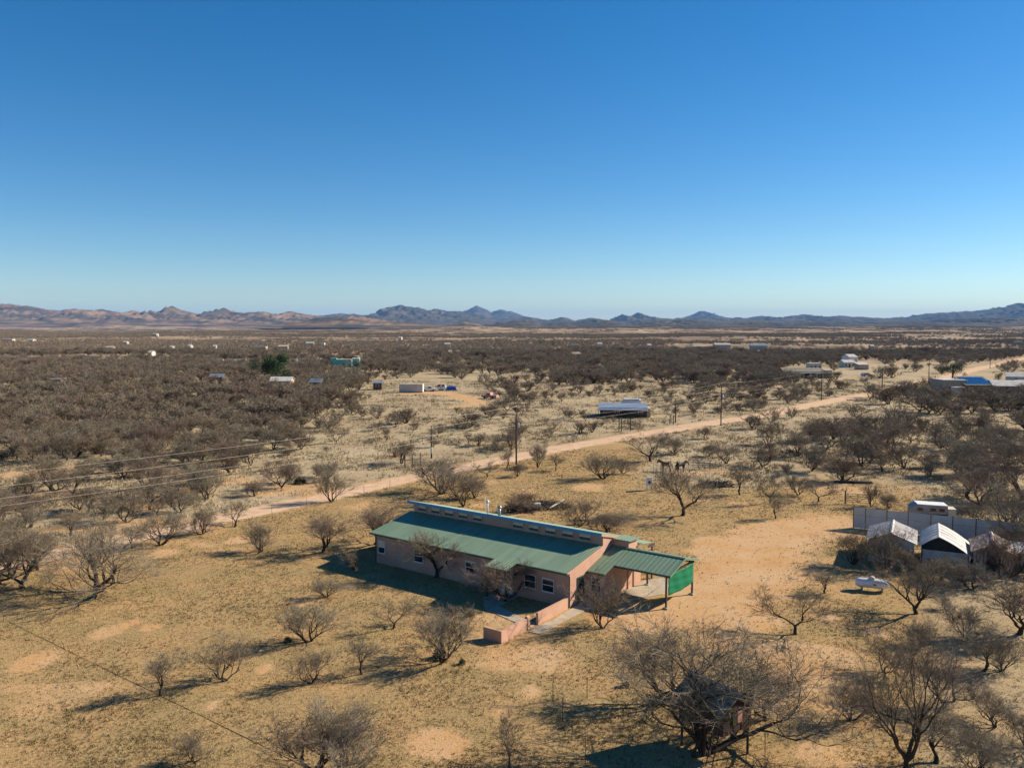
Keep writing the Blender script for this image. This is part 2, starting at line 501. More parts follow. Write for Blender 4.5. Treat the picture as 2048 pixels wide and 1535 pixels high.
def ground_material():
    m = bpy.data.materials.new('dry_grassland')
    n, l = nodes_of(m)
    b = n['Principled BSDF']
    b.inputs['Roughness'].default_value = 1.0
    b.inputs['Specular IOR Level'].default_value = 0.05
    tc = n.new('ShaderNodeTexCoord')
    def noise(scale, detail=5, rough=0.55):
        t = n.new('ShaderNodeTexNoise')
        t.inputs['Scale'].default_value = scale
        t.inputs['Detail'].default_value = detail
        t.inputs['Roughness'].default_value = rough
        l.new(tc.outputs['Object'], t.inputs['Vector'])
        return t.outputs['Fac']
    def ramp(f, p0, p1, c0, c1):
        r = n.new('ShaderNodeValToRGB')
        e = r.color_ramp.elements
        e[0].position, e[1].position = p0, p1
        e[0].color, e[1].color = (*c0, 1), (*c1, 1)
        l.new(f, r.inputs['Fac'])
        return r.outputs[0]
    def mix(f, a, c):
        x = n.new('ShaderNodeMix'); x.data_type = 'RGBA'
        l.new(f, x.inputs[0]); l.new(a, x.inputs[6]); l.new(c, x.inputs[7])
        return x.outputs[2]
    def attr(k):
        a = n.new('ShaderNodeAttribute'); a.attribute_name = k
        return a.outputs['Fac']
    short = mix(ramp(noise(0.22, 6), 0.40, 0.62, (0, 0, 0), (1, 1, 1)),
                ramp(noise(5.0, 8, 0.75), 0.36, 0.62, (0.205, 0.148, 0.068), (0.415, 0.292, 0.138)),
                ramp(noise(4.0, 8, 0.75), 0.36, 0.62, (0.270, 0.174, 0.080), (0.485, 0.315, 0.150)))
    straw = mix(ramp(noise(0.05, 5), 0.42, 0.62, (0, 0, 0), (1, 1, 1)),
                ramp(noise(1.6, 8, 0.72), 0.34, 0.64, (0.260, 0.205, 0.125), (0.500, 0.400, 0.255)),
                ramp(noise(1.1, 8, 0.72), 0.34, 0.64, (0.200, 0.148, 0.088), (0.420, 0.320, 0.195)))
    dirt = mix(ramp(noise(0.25, 5), 0.38, 0.62, (0, 0, 0), (1, 1, 1)),
               ramp(noise(3.0, 8, 0.7), 0.3, 0.7, (0.420, 0.240, 0.105), (0.530, 0.315, 0.145)),
               ramp(noise(3.0, 8, 0.7), 0.3, 0.7, (0.450, 0.290, 0.155), (0.560, 0.372, 0.212)))
    base = mix(attr('yard'), straw, short)
    # break the soil edge with fine noise
    add = n.new('ShaderNodeMath'); add.operation = 'ADD'
    sub = n.new('ShaderNodeMath'); sub.operation = 'MULTIPLY_ADD'
    sub.inputs[1].default_value = 1.3; sub.inputs[2].default_value = -0.65
    l.new(noise(2.6, 10, 0.85), sub.inputs[0])
    l.new(attr('soil'), add.inputs[0]); l.new(sub.outputs[0], add.inputs[1])
    sf = ramp(add.outputs[0], 0.34, 0.64, (0, 0, 0), (0.94, 0.94, 0.94))
    col = mix(sf, base, dirt)
    # far scrubland: patches of low brush
    far = mix(ramp(noise(0.006, 6, 0.6), 0.44, 0.56, (0, 0, 0), (1, 1, 1)),
              ramp(noise(0.03, 6, 0.7), 0.40, 0.60, (0.120, 0.090, 0.066), (0.270, 0.195, 0.130)),
              ramp(noise(0.03, 6, 0.7), 0.36, 0.60, (0.170, 0.120, 0.082), (0.440, 0.330, 0.215)))
    col = mix(attr('far'), col, far)
    l.new(col, b.inputs['Base Color'])
    bp = n.new('ShaderNodeBump')
    bp.inputs['Strength'].default_value = 0.7
    bp.inputs['Distance'].default_value = 0.07
    l.new(noise(6.0, 6, 0.7), bp.inputs['Height'])
    l.new(bp.outputs[0], b.inputs['Normal'])
    return m

ground_me = np_mesh('ground', np.stack([GX, GY, GZ], -1).reshape(-1, 3), Q, ground_material(),
                    {'soil': g_soil, 'yard': g_yard, 'far': sstep(380, 800, np.hypot(GX, GY))}, 4)
ground_me.polygons.foreach_set('use_smooth', np.ones(len(Q), bool))
struct(link('ground', ground_me))

# ------------------------------------------------------------------ dirt road
def catmull(P, n):
    P = np.array(P, float); out = []
    for i in range(len(P) - 1):
        p0, p1, p2, p3 = P[max(i - 1, 0)], P[i], P[i + 1], P[min(i + 2, len(P) - 1)]
        for t in np.arange(0, 1, 1.0 / n):
            out.append(0.5 * ((2 * p1) + (-p0 + p2) * t + (2 * p0 - 5 * p1 + 4 * p2 - p3) * t ** 2 + (-p0 + 3 * p1 - 3 * p2 + p3) * t ** 3))
    out.append(P[-1])
    return np.array(out)

def road_mesh(name, line, mat, lift=0.03, seed=1, jit=0.8):
    c = catmull(line, 14)
    d = np.gradient(c[:, :2], axis=0)
    d /= np.linalg.norm(d, axis=1)[:, None] + 1e-9
    nrm = np.stack([-d[:, 1], d[:, 0]], 1)
    cols = [-1.0, -0.8, -0.45, 0.0, 0.45, 0.8, 1.0]
    V = []
    ar = np.cumsum(np.r_[0, np.linalg.norm(np.diff(c[:, :2], axis=0), axis=1)])
    for k, q in enumerate(cols):
        j = (vnoise(ar / 1.3, np.full_like(ar, seed * 7 + (q > 0) * 13.0), 3) - 0.5) * jit * (abs(q) > 0.9) + (vnoise(ar / 5.0, np.full_like(ar, seed * 3.0 + (q > 0) * 5.0), 8) - 0.5) * jit * (abs(q) > 0.75)
        off = q * c[:, 2] + np.sign(q) * j
        x = c[:, 0] + nrm[:, 0] * off; y = c[:, 1] + nrm[:, 1] * off
        rut = (-0.03 if jit > 0.5 else 0.0) if abs(abs(q) - 0.45) < 0.01 else 0.0
        z = terrain(x, y) + lift + rut - (0.05 if abs(q) > 0.9 else 0)
        V.append(np.stack([x, y, z], 1))
    V = np.stack(V, 1)
    n, m = V.shape[:2]
    ii = np.arange(n * m).reshape(n, m)
    T = np.stack([ii[:-1, :-1], ii[1:, :-1], ii[1:, 1:], ii[:-1, 1:]], -1).reshape(-1, 4)
    me = np_mesh(name, V.reshape(-1, 3), T, mat, nper=4)
    me.polygons.foreach_set('use_smooth', np.ones(len(T), bool))
    return me

road_dirt = M('road_dirt', (0.60, 0.425, 0.285), (0.49, 0.325, 0.205), 0.7, 1.0, bump=0.4, bscale=5, spec=0.05, detail=7)
struct(link('dirt_road', road_mesh('dirt_road', ROAD, road_dirt)))

# ------------------------------------------------------------------ mountains
rock_tan = M('mountain_tan', (0.215, 0.145, 0.095), (0.065, 0.058, 0.050), 0.0030, 1.0, spec=0.02, detail=9, contrast=(0.40, 0.60))
rock_dark = M('mountain_dark', (0.105, 0.088, 0.066), (0.045, 0.044, 0.036), 0.0026, 1.0, spec=0.02, detail=9, contrast=(0.38, 0.62))

def mountain(name, D, depth, sky_line, mat, seed, base=-12.0, spur=0.55, nx=760, ny=71, front=1.0):
    xs = np.array([p[0] for p in sky_line], float); ys = np.array([p[1] for p in sky_line], float)
    px = np.linspace(xs[0], xs[-1], nx)
    X = (px - CX) / F * D
    H = np.maximum((HOR - np.interp(px, xs, ys)) / F * D + CAMH - base, 0)
    rough_ = (fbm(X / (D * 0.008), X * 0 + seed, seed, 5, 0.6) - 0.5) * D * 0.0042
    H = np.maximum(H + rough_ * sstep(0, 40, H), 0)
    t = np.linspace(-1, 1, ny)
    TX, T = np.meshgrid(X, t)
    HH = np.tile(H, (ny, 1))
    sc = D * 0.017
    Yd = D + T * depth
    r = 1 - np.abs(2 * fbm(TX / sc + 40, Yd / sc, seed + 3, 5) - 1)
    r2 = 1 - np.abs(2 * fbm(TX / (sc * 0.4) + 7, Yd / (sc * 0.4), seed + 9, 4) - 1)
    a = np.abs(T)
    prof = np.clip(1 - a ** (1.15), 0, 1)
    carve = spur * (1 - 0.75 * r - 0.25 * r2) * np.clip(a * 6, 0, 1)
    # ridge pulled sideways so that spurs come down obliquely
    shift = (fbm(TX / (sc * 2), Yd / (sc * 2), seed + 21, 3) - 0.5) * sc * 1.3 * np.clip(a * 3, 0, 1)
    HH = np.interp((TX + shift).ravel(), X, H).reshape(HH.shape)
    Z = base + HH * np.clip(prof * (1 - carve * 1.4) + 0.10 * (r - 0.6) * np.clip(a * 6, 0, 1) * (1 - a), 0, 1.0)
    ii = np.arange(nx * ny).reshape(ny, nx)
    T4 = np.stack([ii[:-1, :-1], ii[:-1, 1:], ii[1:, 1:], ii[1:, :-1]], -1).reshape(-1, 4)
    # true positions: widen with distance so that the crest keeps its bearing
    me = np_mesh(name, np.stack([TX, Yd, Z], -1).reshape(-1, 3), T4, mat, nper=4)
    me.polygons.foreach_set('use_smooth', np.ones(len(T4), bool))
    return struct(link(name, me))

mountain('mountain_range', 9500, 2300, [(-500, 640), (-300, 622), (-150, 612), (0, 607), (38, 610), (68, 612), (99, 619), (130, 622), (150, 616), (181, 621), (208, 618), (246, 626), (273, 622), (308, 626), (328, 620), (347, 612), (369, 622), (403, 629),
         (431, 624), (449, 615), (465, 624), (489, 627), (519, 621), (560, 629), (578, 623), (608, 627), (636, 632), (680, 640), (740, 650), (800, 660)], rock_tan, 3, spur=0.85)
mountain('foothill', 5600, 900, [(540, 662), (581, 650), (610, 641), (632, 636), (665, 634), (700, 632), (721, 632), (745, 637), (769, 640), (823, 645), (885, 650), (910, 648), (933, 643), (955, 647), (970, 651), (1022, 657), (1080, 664)], rock_tan, 8, base=-6, spur=0.5, nx=240, ny=40)
mountain('mountain_range', 13500, 3600, [(480, 655), (560, 640), (620, 633), (680, 629), (741, 630), (772, 617), (806, 610), (830, 615), (858, 619), (868, 617), (902, 622), (923, 623), (953, 627), (981, 637), (1008, 636), (1049, 634), (1090, 639), (1128, 635), (1148, 641), (1175, 636), (1223, 639),
         (1244, 627), (1258, 631), (1275, 625), (1302, 636), (1363, 637), (1386, 632), (1447, 636), (1495, 634), (1526, 630), (1560, 636), (1601, 629), (1632, 634), (1676, 630), (1710, 634), (1758, 637), (1809, 635), (1844, 628),
         (1908, 624), (1963, 620), (2011, 613), (2037, 606), (2055, 607), (2120, 614), (2250, 606), (2400, 622), (2600, 640)], rock_dark, 15, spur=0.85, nx=900)
mountain('mountain_range', 20000, 3500, [(600, 650), (640, 632), (680, 626), (720, 630), (760, 640), (850, 640), (905, 628), (926, 622), (953, 613), (965, 617), (981, 623), (1001, 619), (1012, 622), (1025, 623), (1046, 633), (1100, 642), (1300, 642), (1362, 640), (1380, 632), (1394, 624), (1408, 622), (1413, 629), (1440, 640), (1500, 645)], rock_dark, 27, spur=0.7, nx=420)

mountain('foothill', 7200, 1700, [(880, 662), (940, 653), (1000, 645), (1050, 640), (1080, 644), (1110, 646), (1150, 643), (1200, 639), (1250, 644), (1330, 641), (1380, 639), (1450, 645), (1500, 640), (1560, 645), (1640, 641), (1700, 646), (1800, 642), (1900, 639), (2000, 636), (2100, 634), (2300, 640), (2500, 655)], rock_dark, 41, base=-24, spur=0.8, nx=620)

# ------------------------------------------------------------------ bare mesquite trees
class TreeMaker:
    def __init__(s, seed, stems=3, kids=(3, 4, 4, 5), spread=0.75, twig=0.0026, twiglets=4, wig=0.25, up=0.15, trunk_len=0.0, thick=0.022):
        s.r = random.Random(seed)
        s.a, s.b = MB(), MB()
        s.kids, s.twig, s.twiglets, s.wig, s.up = kids, twig, twiglets, wig, up
        s.lens = [0.42, 0.36, 0.27, 0.19, 0.12]
        r = s.r
        base = Vector((0, 0, 0))
        if trunk_len > 0:
            d = Vector((r.uniform(-.25, .25), r.uniform(-.25, .25), 1)).normalized()
            pts = [base]; p = base.copy()
            for k in range(4):
                d = (d + Vector((r.uniform(-.25, .25), r.uniform(-.25, .25), 0.1))).normalized()
                p = p + d * trunk_len / 4
                pts.append(p)
            s.a.tube([(0, 0, -0.03)] + pts, [thick * 1.9, thick * 1.6, thick * 1.35, thick * 1.25, thick * 1.2, thick * 1.1], 7, True)
            base = p
        a0 = r.uniform(0, 6.28)
        for k in range(stems):
            az = a0 + 6.283 * k / stems + r.uniform(-.5, .5)
            el = spread * r.uniform(0.6, 1.25)
            d = Vector((math.cos(az) * math.sin(el), math.sin(az) * math.sin(el), math.cos(el)))
            s.grow(base - d * 0.01 - Vector((0, 0, 0.02 if trunk_len == 0 else 0)), d, s.lens[0] * r.uniform(0.8, 1.2), thick * r.uniform(0.75, 1.15), 0)
    def rv(s, k):
        r = s.r
        return Vector((r.gauss(0, k), r.gauss(0, k), r.gauss(0, k * 0.7)))
    def grow(s, p, d, L, rad, lev):
        r = s.r
        nseg = (6, 5, 4, 3, 2)[lev]
        pts, rads = [p], [rad]
        p0 = p
        for k in range(nseg):
            d = (d + s.rv(s.wig) + Vector((0, 0, s.up * (1.0 if lev < 3 else 0.5)))).normalized()
            p = p + d * (L / nseg)
            pts.append(p)
            rads.append(max(rad * (1 - 0.5 * (k + 1) / nseg), s.twig))
        last = lev >= len(s.kids)
        if lev <= 1:
            s.a.tube(pts, rads, 6 if lev == 0 else 5, True)
        elif lev == 2:
            s.a.tube(pts, rads, 4, False)
        else:
            rads[-1] = s.twig * 0.5
            s.b.tube(pts, rads, 3, False)
        if last:
            for k in range(s.twiglets):
                t = r.uniform(0.1, 1.0) * nseg
                i = min(int(t), nseg - 1)
                q = pts[i].lerp(pts[i + 1], t - i)
                dd = (d + s.rv(0.55)).normalized() * L * r.uniform(0.5, 1.0)
                sd = dd.cross(Vector((r.uniform(-1, 1), r.uniform(-1, 1), r.uniform(-1, 1)))).normalized() * s.twig * 0.85
                s2 = dd.cross(sd).normalized() * s.twig * 0.85
                s.b.add([q + sd, q - sd * 0.5 + s2, q - sd * 0.5 - s2, q + dd], [(0, 1, 3), (1, 2, 3), (2, 0, 3)])
            return
        n = s.kids[lev]
        for k in range(n):
            t = (0.30 + 0.70 * (k + r.uniform(0.2, 0.8)) / n) * nseg if k < n - 1 else nseg - 1e-3
            i = min(int(t), nseg - 1)
            q = pts[i].lerp(pts[i + 1], t - i)
            loc = (pts[i + 1] - pts[i]).normalized()
            ang = r.uniform(0.35, 0.95) if k < n - 1 else r.uniform(0.0, 0.35)
            axis_ = loc.cross(Vector((r.uniform(-1, 1), r.uniform(-1, 1), r.uniform(-1, 1)))).normalized()
            nd = (Matrix.Rotation(ang, 3, axis_) @ loc).normalized()
            if nd.z < -0.15:
                nd.z *= 0.3; nd.normalize()
            s.grow(q, nd, s.lens[lev + 1] * r.uniform(0.7, 1.25), max(rads[i] * 0.62, s.twig), lev + 1)
    def meshes(s, nm):
        A = np.array(s.a.v); B = np.array(s.b.v)
        allv = np.vstack([A, B])
        zt = np.percentile(allv[:, 2], 99.7)
        c = (np.percentile(allv[:, :2], 1, axis=0) + np.percentile(allv[:, :2], 99, axis=0)) / 2
        w = max(np.percentile(allv[:, 0], 99) - np.percentile(allv[:, 0], 1), np.percentile(allv[:, 1], 99) - np.percentile(allv[:, 1], 1))
        def fix(mb):
            # lean taken out: the crown sits over the foot of the stems
            mb.v = [((x - c[0] * 0.8 * min(max(z / zt, 0), 1)) / w, (y - c[1] * 0.8 * min(max(z / zt, 0), 1)) / w, z / zt) for x, y, z in mb.v]
        fix(s.a); fix(s.b)
        return s.a.mesh(nm + '_trunk', bark_mat, True), s.b.mesh(nm + '_crown', TWIGS[int(nm[-1]) % 4])

HERO = []      # (trunk mesh, crown mesh) unit height, unit width
for k, (st, tl, sp) in enumerate([(3, 0.0, 0.62), (4, 0.0, 0.75), (2, 0.20, 0.85), (3, 0.14, 0.85), (5, 0.0, 0.72), (2, 0.10, 0.70), (3, 0.22, 0.95), (4, 0.05, 0.9)]):
    HERO.append(TreeMaker(100 + k, st, (3, 4, 4, 5), sp, 0.0018, 6, trunk_len=tl, thick=0.024).meshes('hero%d' % k))
BIG = []
for k, (st, tl, sp) in enumerate([(4, 0.06, 0.8), (3, 0.0, 0.7), (3, 0.12, 0.8)]):
    BIG.append(TreeMaker(150 + k, st, (4, 4, 4, 5), sp, 0.0011, 6, trunk_len=tl, thick=0.024).meshes('big%d' % k))
MID = []
for k, (st, tl, sp) in enumerate([(3, 0.0, 0.75), (4, 0.04, 0.85), (2, 0.14, 0.85), (5, 0.0, 0.8), (3, 0.1, 0.95)]):
    MID.append(TreeMaker(200 + k, st, (3, 4, 4, 4), sp, 0.0030, 6, trunk_len=tl, thick=0.026).meshes('mid%d' % k))
LOW = []
for k, (st, tl, sp) in enumerate([(3, 0.0, 0.8), (4, 0.0, 0.9), (3, 0.1, 0.9), (5, 0.0, 0.85)]):
    tm = TreeMaker(300 + k, st, (3, 4, 4), sp, 0.0058, 6, trunk_len=tl, thick=0.028)
    LOW.append(tm.meshes('low%d' % k))

TREES = []     # world x, y, height, width, label, group, lod, variant, rz
def tree_at(bx, by, top, xl, xr, label, var=None, group=None):
    g = G(bx, by)
    s = mpp(g.y)
    w = (xr - xl) * s * 1.14
    th = math.atan2(CAMH, g.y)
    h = max(((by - top) * s - 0.22 * w * math.sin(th)) / math.cos(th), 0.5) * 1.02
    TREES.append((g.x, g.y, h, w, label, group, 'hero', var, None))

for row in [
    (520, 1103, 1040, 485, 554, 'small round bare mesquite left of the green-roofed house, well clear of its wall', 4),
    (646, 1104, 1018, 585, 692, 'broad bare mesquite just left of the house shadow, short forked trunk', 3),
    (470, 1053, 988, 424, 502, 'single-trunk bare mesquite on the near verge of the dirt road, left of centre', 2),
    (405, 1068, 1010, 378, 442, 'thin many-stemmed bare mesquite on the verge, left neighbour of the single-trunk one', 4),
    (320, 1089, 1010, 268, 372, 'vase-shaped bare mesquite at the road edge, third verge tree from the house', 1),
    (265, 1096, 1050, 240, 290, 'low bare mesquite half hidden at the road edge at left', 5),
    (188, 1182, 1020, 98, 318, 'large bare mesquite with three thick leaning trunks at lower left by the road', 7),
    (45, 1176, 1045, -40, 125, 'bare mesquite with one slim upright trunk near the left picture edge', 5),
    (-2, 1168, 1040, -80, 75, 'bare mesquite cut by the left picture edge, thick leaning trunk', 3),
    (76, 1140, 1050, 30, 120, 'bare mesquite behind the slim-trunked one at the left edge', 0),
    (665, 1003, 930, 633, 697, 'V-shaped bare mesquite on the near edge of the road above the house', 1),
    (752, 1088, 1000, 690, 812, 'bare mesquite touching the far left corner of the green-roofed house', 3),
    (926, 1012, 930, 890, 985, 'upright bare mesquite rising behind the clerestory roof, left half', 0),
    (885, 987, 905, 812, 962, 'wide dark bare mesquite between the house and the road', 1),
    (948, 996, 950, 920, 985, 'small bare mesquite beside the wide dark one behind the house', 4),
    (1042, 1026, 975, 990, 1078, 'low bare mesquite behind the house next to the brush pile', 7),
    (1160, 1052, 985, 1118, 1207, 'bare mesquite behind the house roof, right of the brush pile', 0),
    (1212, 1064, 1018, 1185, 1295, 'low spreading bare mesquite at the right back of the house', 4),
    (1365, 1031, 928, 1292, 1412, 'large flat-topped bare mesquite with a curved trunk in the open dirt yard', 6),
    (1480, 989, 925, 1450, 1510, 'neat V-shaped bare mesquite right of the curved-trunk tree', 5),
    (1541, 1006, 938, 1514, 1572, 'bare mesquite with a zigzag trunk behind the small dirt-yard tree', 2),
    (1551, 1037, 987, 1534, 1580, 'small sparse bare mesquite standing alone in the dirt yard', 5),
    (1598, 989, 943, 1570, 1630, 'round bare mesquite left of the field gate', 1),
    (1637, 1002, 950, 1622, 1684, 'bare mesquite leaning right, nearest left of the field gate', 2),
    (1743, 1013, 960, 1720, 1764, 'thin bare mesquite at the right post of the field gate', 0),
    (1777, 1017, 983, 1756, 1804, 'low bare bush against the grey metal fence, beside the gate', 4),
    (1832, 1227, 1100, 1745, 1888, 'bare mesquite with splayed stems right of the white propane tank', 5),
    (1590, 1268, 1163, 1510, 1645, 'bare mesquite with a crooked double trunk on the bare drive', 2),
    (1207, 1256, 1148, 1148, 1272, 'many-stemmed bare mesquite in front of the carport', 0),
    (1011, 1202, 1108, 936, 1072, 'pale-twigged bare mesquite in front of the house door', 7),
    (872, 1154, 1058, 792, 908, 'bare mesquite close against the middle of the shaded house wall', 6),
    (708, 1140, 1100, 680, 726, 'small bare shrub standing in the house shadow at its left corner', 4),
    (787, 1256, 1188, 733, 824, 'small single-trunk bare mesquite on the lawn below the house', 2),
    (621, 1283, 1192, 566, 684, 'V-shaped bare mesquite on the lawn, left of centre', 1),
    (655, 1193, 1150, 624, 692, 'small bare mesquite at the tip of the house shadow', 1),
    (451, 1362, 1268, 392, 510, 'fan-shaped many-stemmed bare mesquite on the lower left lawn', 0),
    (622, 1366, 1288, 572, 658, 'bare mesquite with several upright stems below the V-shaped lawn tree', 0),
    (724, 1348, 1270, 704, 772, 'slim bare mesquite leaning right, between two larger lawn trees', 5),
    (884, 1321, 1200, 818, 964, 'large spreading bare mesquite left of the pink yard wall', 1),
    (322, 1390, 1300, 276, 350, 'slender bare sapling on the lower left lawn beside the cable', 5),
    (386, 1522, 1460, 356, 424, 'small bare sapling near the bottom edge at left', 4),
    (628, 1560, 1415, 530, 730, 'bare mesquite cut by the bottom edge, left of the pair', 3),
    (692, 1566, 1405, 620, 812, 'bare mesquite cut by the bottom edge, right of the pair', 1),
    (1017, 1540, 1418, 982, 1064, 'slim straight bare mesquite at the bottom edge, left of the wire fence', 2),
    (1416, 1508, 1215, 1255, 1640, 'big old bare mesquite that carries the wooden tree house', 7),
    (1388, 1512, 1372, 1335, 1462, 'thin pale bare mesquite in front of the tree house, left of its ladder', 5),
    (1700, 1440, 1350, 1645, 1760, 'low bare mesquite between the tree house and the tall two-trunk tree', 4),
    (1768, 1345, 1268, 1720, 1822, 'sparse bare mesquite behind the tall two-trunk tree', 0),
    (1938, 1285, 1205, 1880, 1995, 'tangled bare mesquite above the lower right grove', 1),
    (1990, 1452, 1372, 1930, 2050, 'bare mesquite right of the bent-limb one near the right edge', 0),
    (1840, 1292, 1240, 1805, 1880, 'small bare mesquite below the propane tank', 4),
    (1960, 1545, 1440, 1900, 2030, 'bare mesquite cut by the bottom edge in the right corner', 1),
    (1650, 1185, 1140, 1620, 1685, 'thin bare shrub at the drive edge left of the propane tank', 5),
    (1322, 1402, 1250, 1225, 1400, 'thick-trunked bare mesquite leaning left beside the tree house', 3),
    (1530, 1440, 1330, 1460, 1620, 'low arching bare mesquite right of the tree house', 7),
    (1812, 1545, 1245, 1690, 1890, 'tall bare mesquite with two dark trunks at the bottom, right of the tree house', 2),
    (1872, 1524, 1398, 1836, 1976, 'bare mesquite leaning right at the bottom, beside the tall two-trunk one', 5),
    (1888, 1414, 1298, 1838, 1994, 'bare mesquite with a bent low limb in the lower right grove', 3),
    (1968, 1341, 1258, 1915, 2006, 'bare mesquite with two thin stems in the lower right grove', 5),
    (2001, 1342, 1262, 1975, 2080, 'bare mesquite with a limb leaning right near the right edge', 1),
    (2038, 1268, 1145, 1925, 2085, 'dark bare mesquite with an arched trunk at the right edge', 3),
    (1890, 1218, 1186, 1868, 1908, 'tiny bare shrub behind the grove, right of the splayed tree', 4),
    (2056, 1500, 1420, 1996, 2110, 'bare mesquite cut by the right edge near the bottom corner', 1),
    (1706, 1128, 1055, 1655, 1745, 'dark tangled bare bush left of the white-roofed sheds', 4),
    (1768, 1135, 1040, 1735, 1815, 'bare mesquite in front of the white gabled shed', 0),
    (1806, 1142, 1085, 1770, 1850, 'low brushy mesquite before the gap between the two white sheds', 4),
    (1880, 1160, 1105, 1838, 1930, 'brushy bare mesquite in front of the middle shed', 4),
    (1945, 1178, 1112, 1900, 2000, 'brushy bare mesquite in front of the rusty-roofed shed', 1),
    (2020, 1160, 1050, 1972, 2078, 'dense dark mesquite right of the rusty-roofed shed', 7),
    (2030, 1085, 960, 1950, 2100, 'dense dark mesquite at the right edge behind the sheds', 1),
    (1960, 1015, 915, 1890, 2040, 'big dark mesquite on the right above the grey metal fence', 7),
    (2044, 1000, 880, 1975, 2110, 'tall dark mesquite cut by the right edge above the fence', 3),
    (1925, 955, 870, 1865, 1995, 'broad bare mesquite on the right with a forked trunk', 1),
    (975, 953, 917, 953, 1002, 'gnarled small mesquite by the road, left of the near utility pole', 2),
    (1035, 953, 922, 1018, 1052, 'small bare mesquite at the foot of the near utility pole', 4),
    (1075, 934, 880, 1056, 1102, 'round bare mesquite right of the near utility pole', 1),
    (1113, 941, 905, 1098, 1132, 'thin bare mesquite in the row right of the near utility pole', 5),
    (1014, 935, 898, 994, 1032, 'thin bare mesquite just left of the near utility pole', 5),
    (1208, 957, 900, 1158, 1242, 'broad bare mesquite with two leaning trunks above the house', 1),
    (1244, 946, 912, 1223, 1268, 'small bare mesquite right beside the broad two-trunk one', 4),
    (1301, 922, 862, 1262, 1348, 'dark umbrella-shaped mesquite beyond the horse pen', 6),
    (1350, 908, 868, 1325, 1378, 'bare mesquite right of the dark umbrella-shaped one', 1),
    (563, 976, 918, 518, 592, 'dark bare mesquite on the far road verge, upper left of the house', 7),
    (462, 931, 873, 428, 492, 'bare mesquite with a clear trunk at the thicket edge', 3),
    (508, 992, 955, 480, 535, 'grey brushy mesquite on the far verge left of the dark one', 4),
    (655, 960, 915, 625, 690, 'bare twin-stemmed mesquite on the far verge right of the dark one', 1),
    (1452, 926, 884, 1432, 1502, 'many-stemmed grey bush behind the horse pen rails', 0),
    (1418, 912, 884, 1398, 1440, 'grey bush left of the many-stemmed one', 4),
    (1597, 912, 850, 1556, 1640, 'dark bare mesquite in the straw right of the horse pen', 1),
    (1652, 902, 836, 1625, 1700, 'taller dark mesquite beside the one right of the horse pen', 7),
    (1692, 918, 862, 1672, 1725, 'slim grey mesquite in the straw right of the taller dark pair', 5),
    (1762, 945, 905, 1735, 1795, 'forked bare mesquite above the pipe stack', 5),
    (1540, 905, 880, 1515, 1560, 'low straw-field bush left of the dark pair', 4),
]:
    tree_at(*row[:6], var=row[6])

# ---- the wild growth, by ground density
CLEAR = [(740, 965, 760, 812), (1178, 1305, 795, 842), (425, 722, 722, 731), (1570, 1665, 735, 762), (1685, 1760, 720, 757), (1870, 2048, 752, 792), (1340, 1545, 688, 704), (650, 722, 722, 736)]
def tree_density(X, Y):
    px, py = proj(X, Y)
    n1 = fbm(X / 28, Y / 28, 91, 3)
    n2 = fbm(X / 160, Y / 110, 92, 4)
    D = np.zeros_like(X)
    bey = beyond_road(X, Y)
    # left thicket
    edge = 430 + (1000 - py) * 1.3 + (n1 - 0.5) * 200
    left = (px < edge) & (bey > 1.5) & (py > 770)
    D = np.where(left, 0.036 * sstep(0.20, 0.48, n1) + 0.004, D)
    straw = (~left) & (bey > 3) & (py > 770)
    D = np.where(straw, 0.013 * sstep(0.40, 0.60, n1) + 0.0070, D)
    # near side of the road, to the right
    right = (bey <= -4) & (py < 1000) & (px > 1500 + (n1 - 0.5) * 120)
    D = np.where(right, np.maximum(D, 0.018 * sstep(0.38, 0.60, n1) + 0.0015 + 0.010 * sstep(1830, 1950, px)), D)
    right2 = (bey <= -4) & (py < 890) & (px > 1330) & (px <= 1520)
    D = np.where(right2, np.maximum(D, 0.008), D)
    rest = (bey <= -4) & (px > 1900) & (py >= 860) & (py < 1180)
    D = np.where(rest, 0.016, D)
    # the woods on the valley floor
    wood = (py <= 770 + (n1 - 0.5) * 26) & (py > 700)
    wd = 0.026 * sstep(0.34, 0.52, n2 + 0.08) + 0.0015
    wd = wd * (1 - 0.8 * sstep(1560, 1700, px) * (py > 722))
    D = np.where(wood, wd, D)
    far = (py <= 700)
    D = np.where(far, 0.020 * sstep(0.46, 0.58, n2), D)
    for a, b, c, d in CLEAR:
        D = np.where((px > a) & (px < b) & (py > c) & (py < d), 0, D)
    D = np.where(road_d(X, Y) < 2.5, 0, D)
    for t in (SIDE_TRACK, LEFT_TRACK):
        D = np.where(seg_dist(X, Y, t) < 2.0, 0, D)
    D = np.where(seg_dist(X, Y + 7.0, LEFT_TRACK) < 6.0, 0, D)
    return D, px, py

def scatter(x0, x1, y0, y1, cell, seed):
    rg = np.random.default_rng(seed)
    xs = np.arange(x0, x1, cell); ys = np.arange(y0, y1, cell)
    X, Y = np.meshgrid(xs, ys)
    X = (X + rg.uniform(0, cell, X.shape)).ravel(); Y = (Y + rg.uniform(0, cell, Y.shape)).ravel()
    D, px, py = tree_density(X, Y)
    k = (rg.random(X.shape) < D * cell * cell) & (px > -260) & (px < 2300)
    return X[k], Y[k], px[k], py[k]

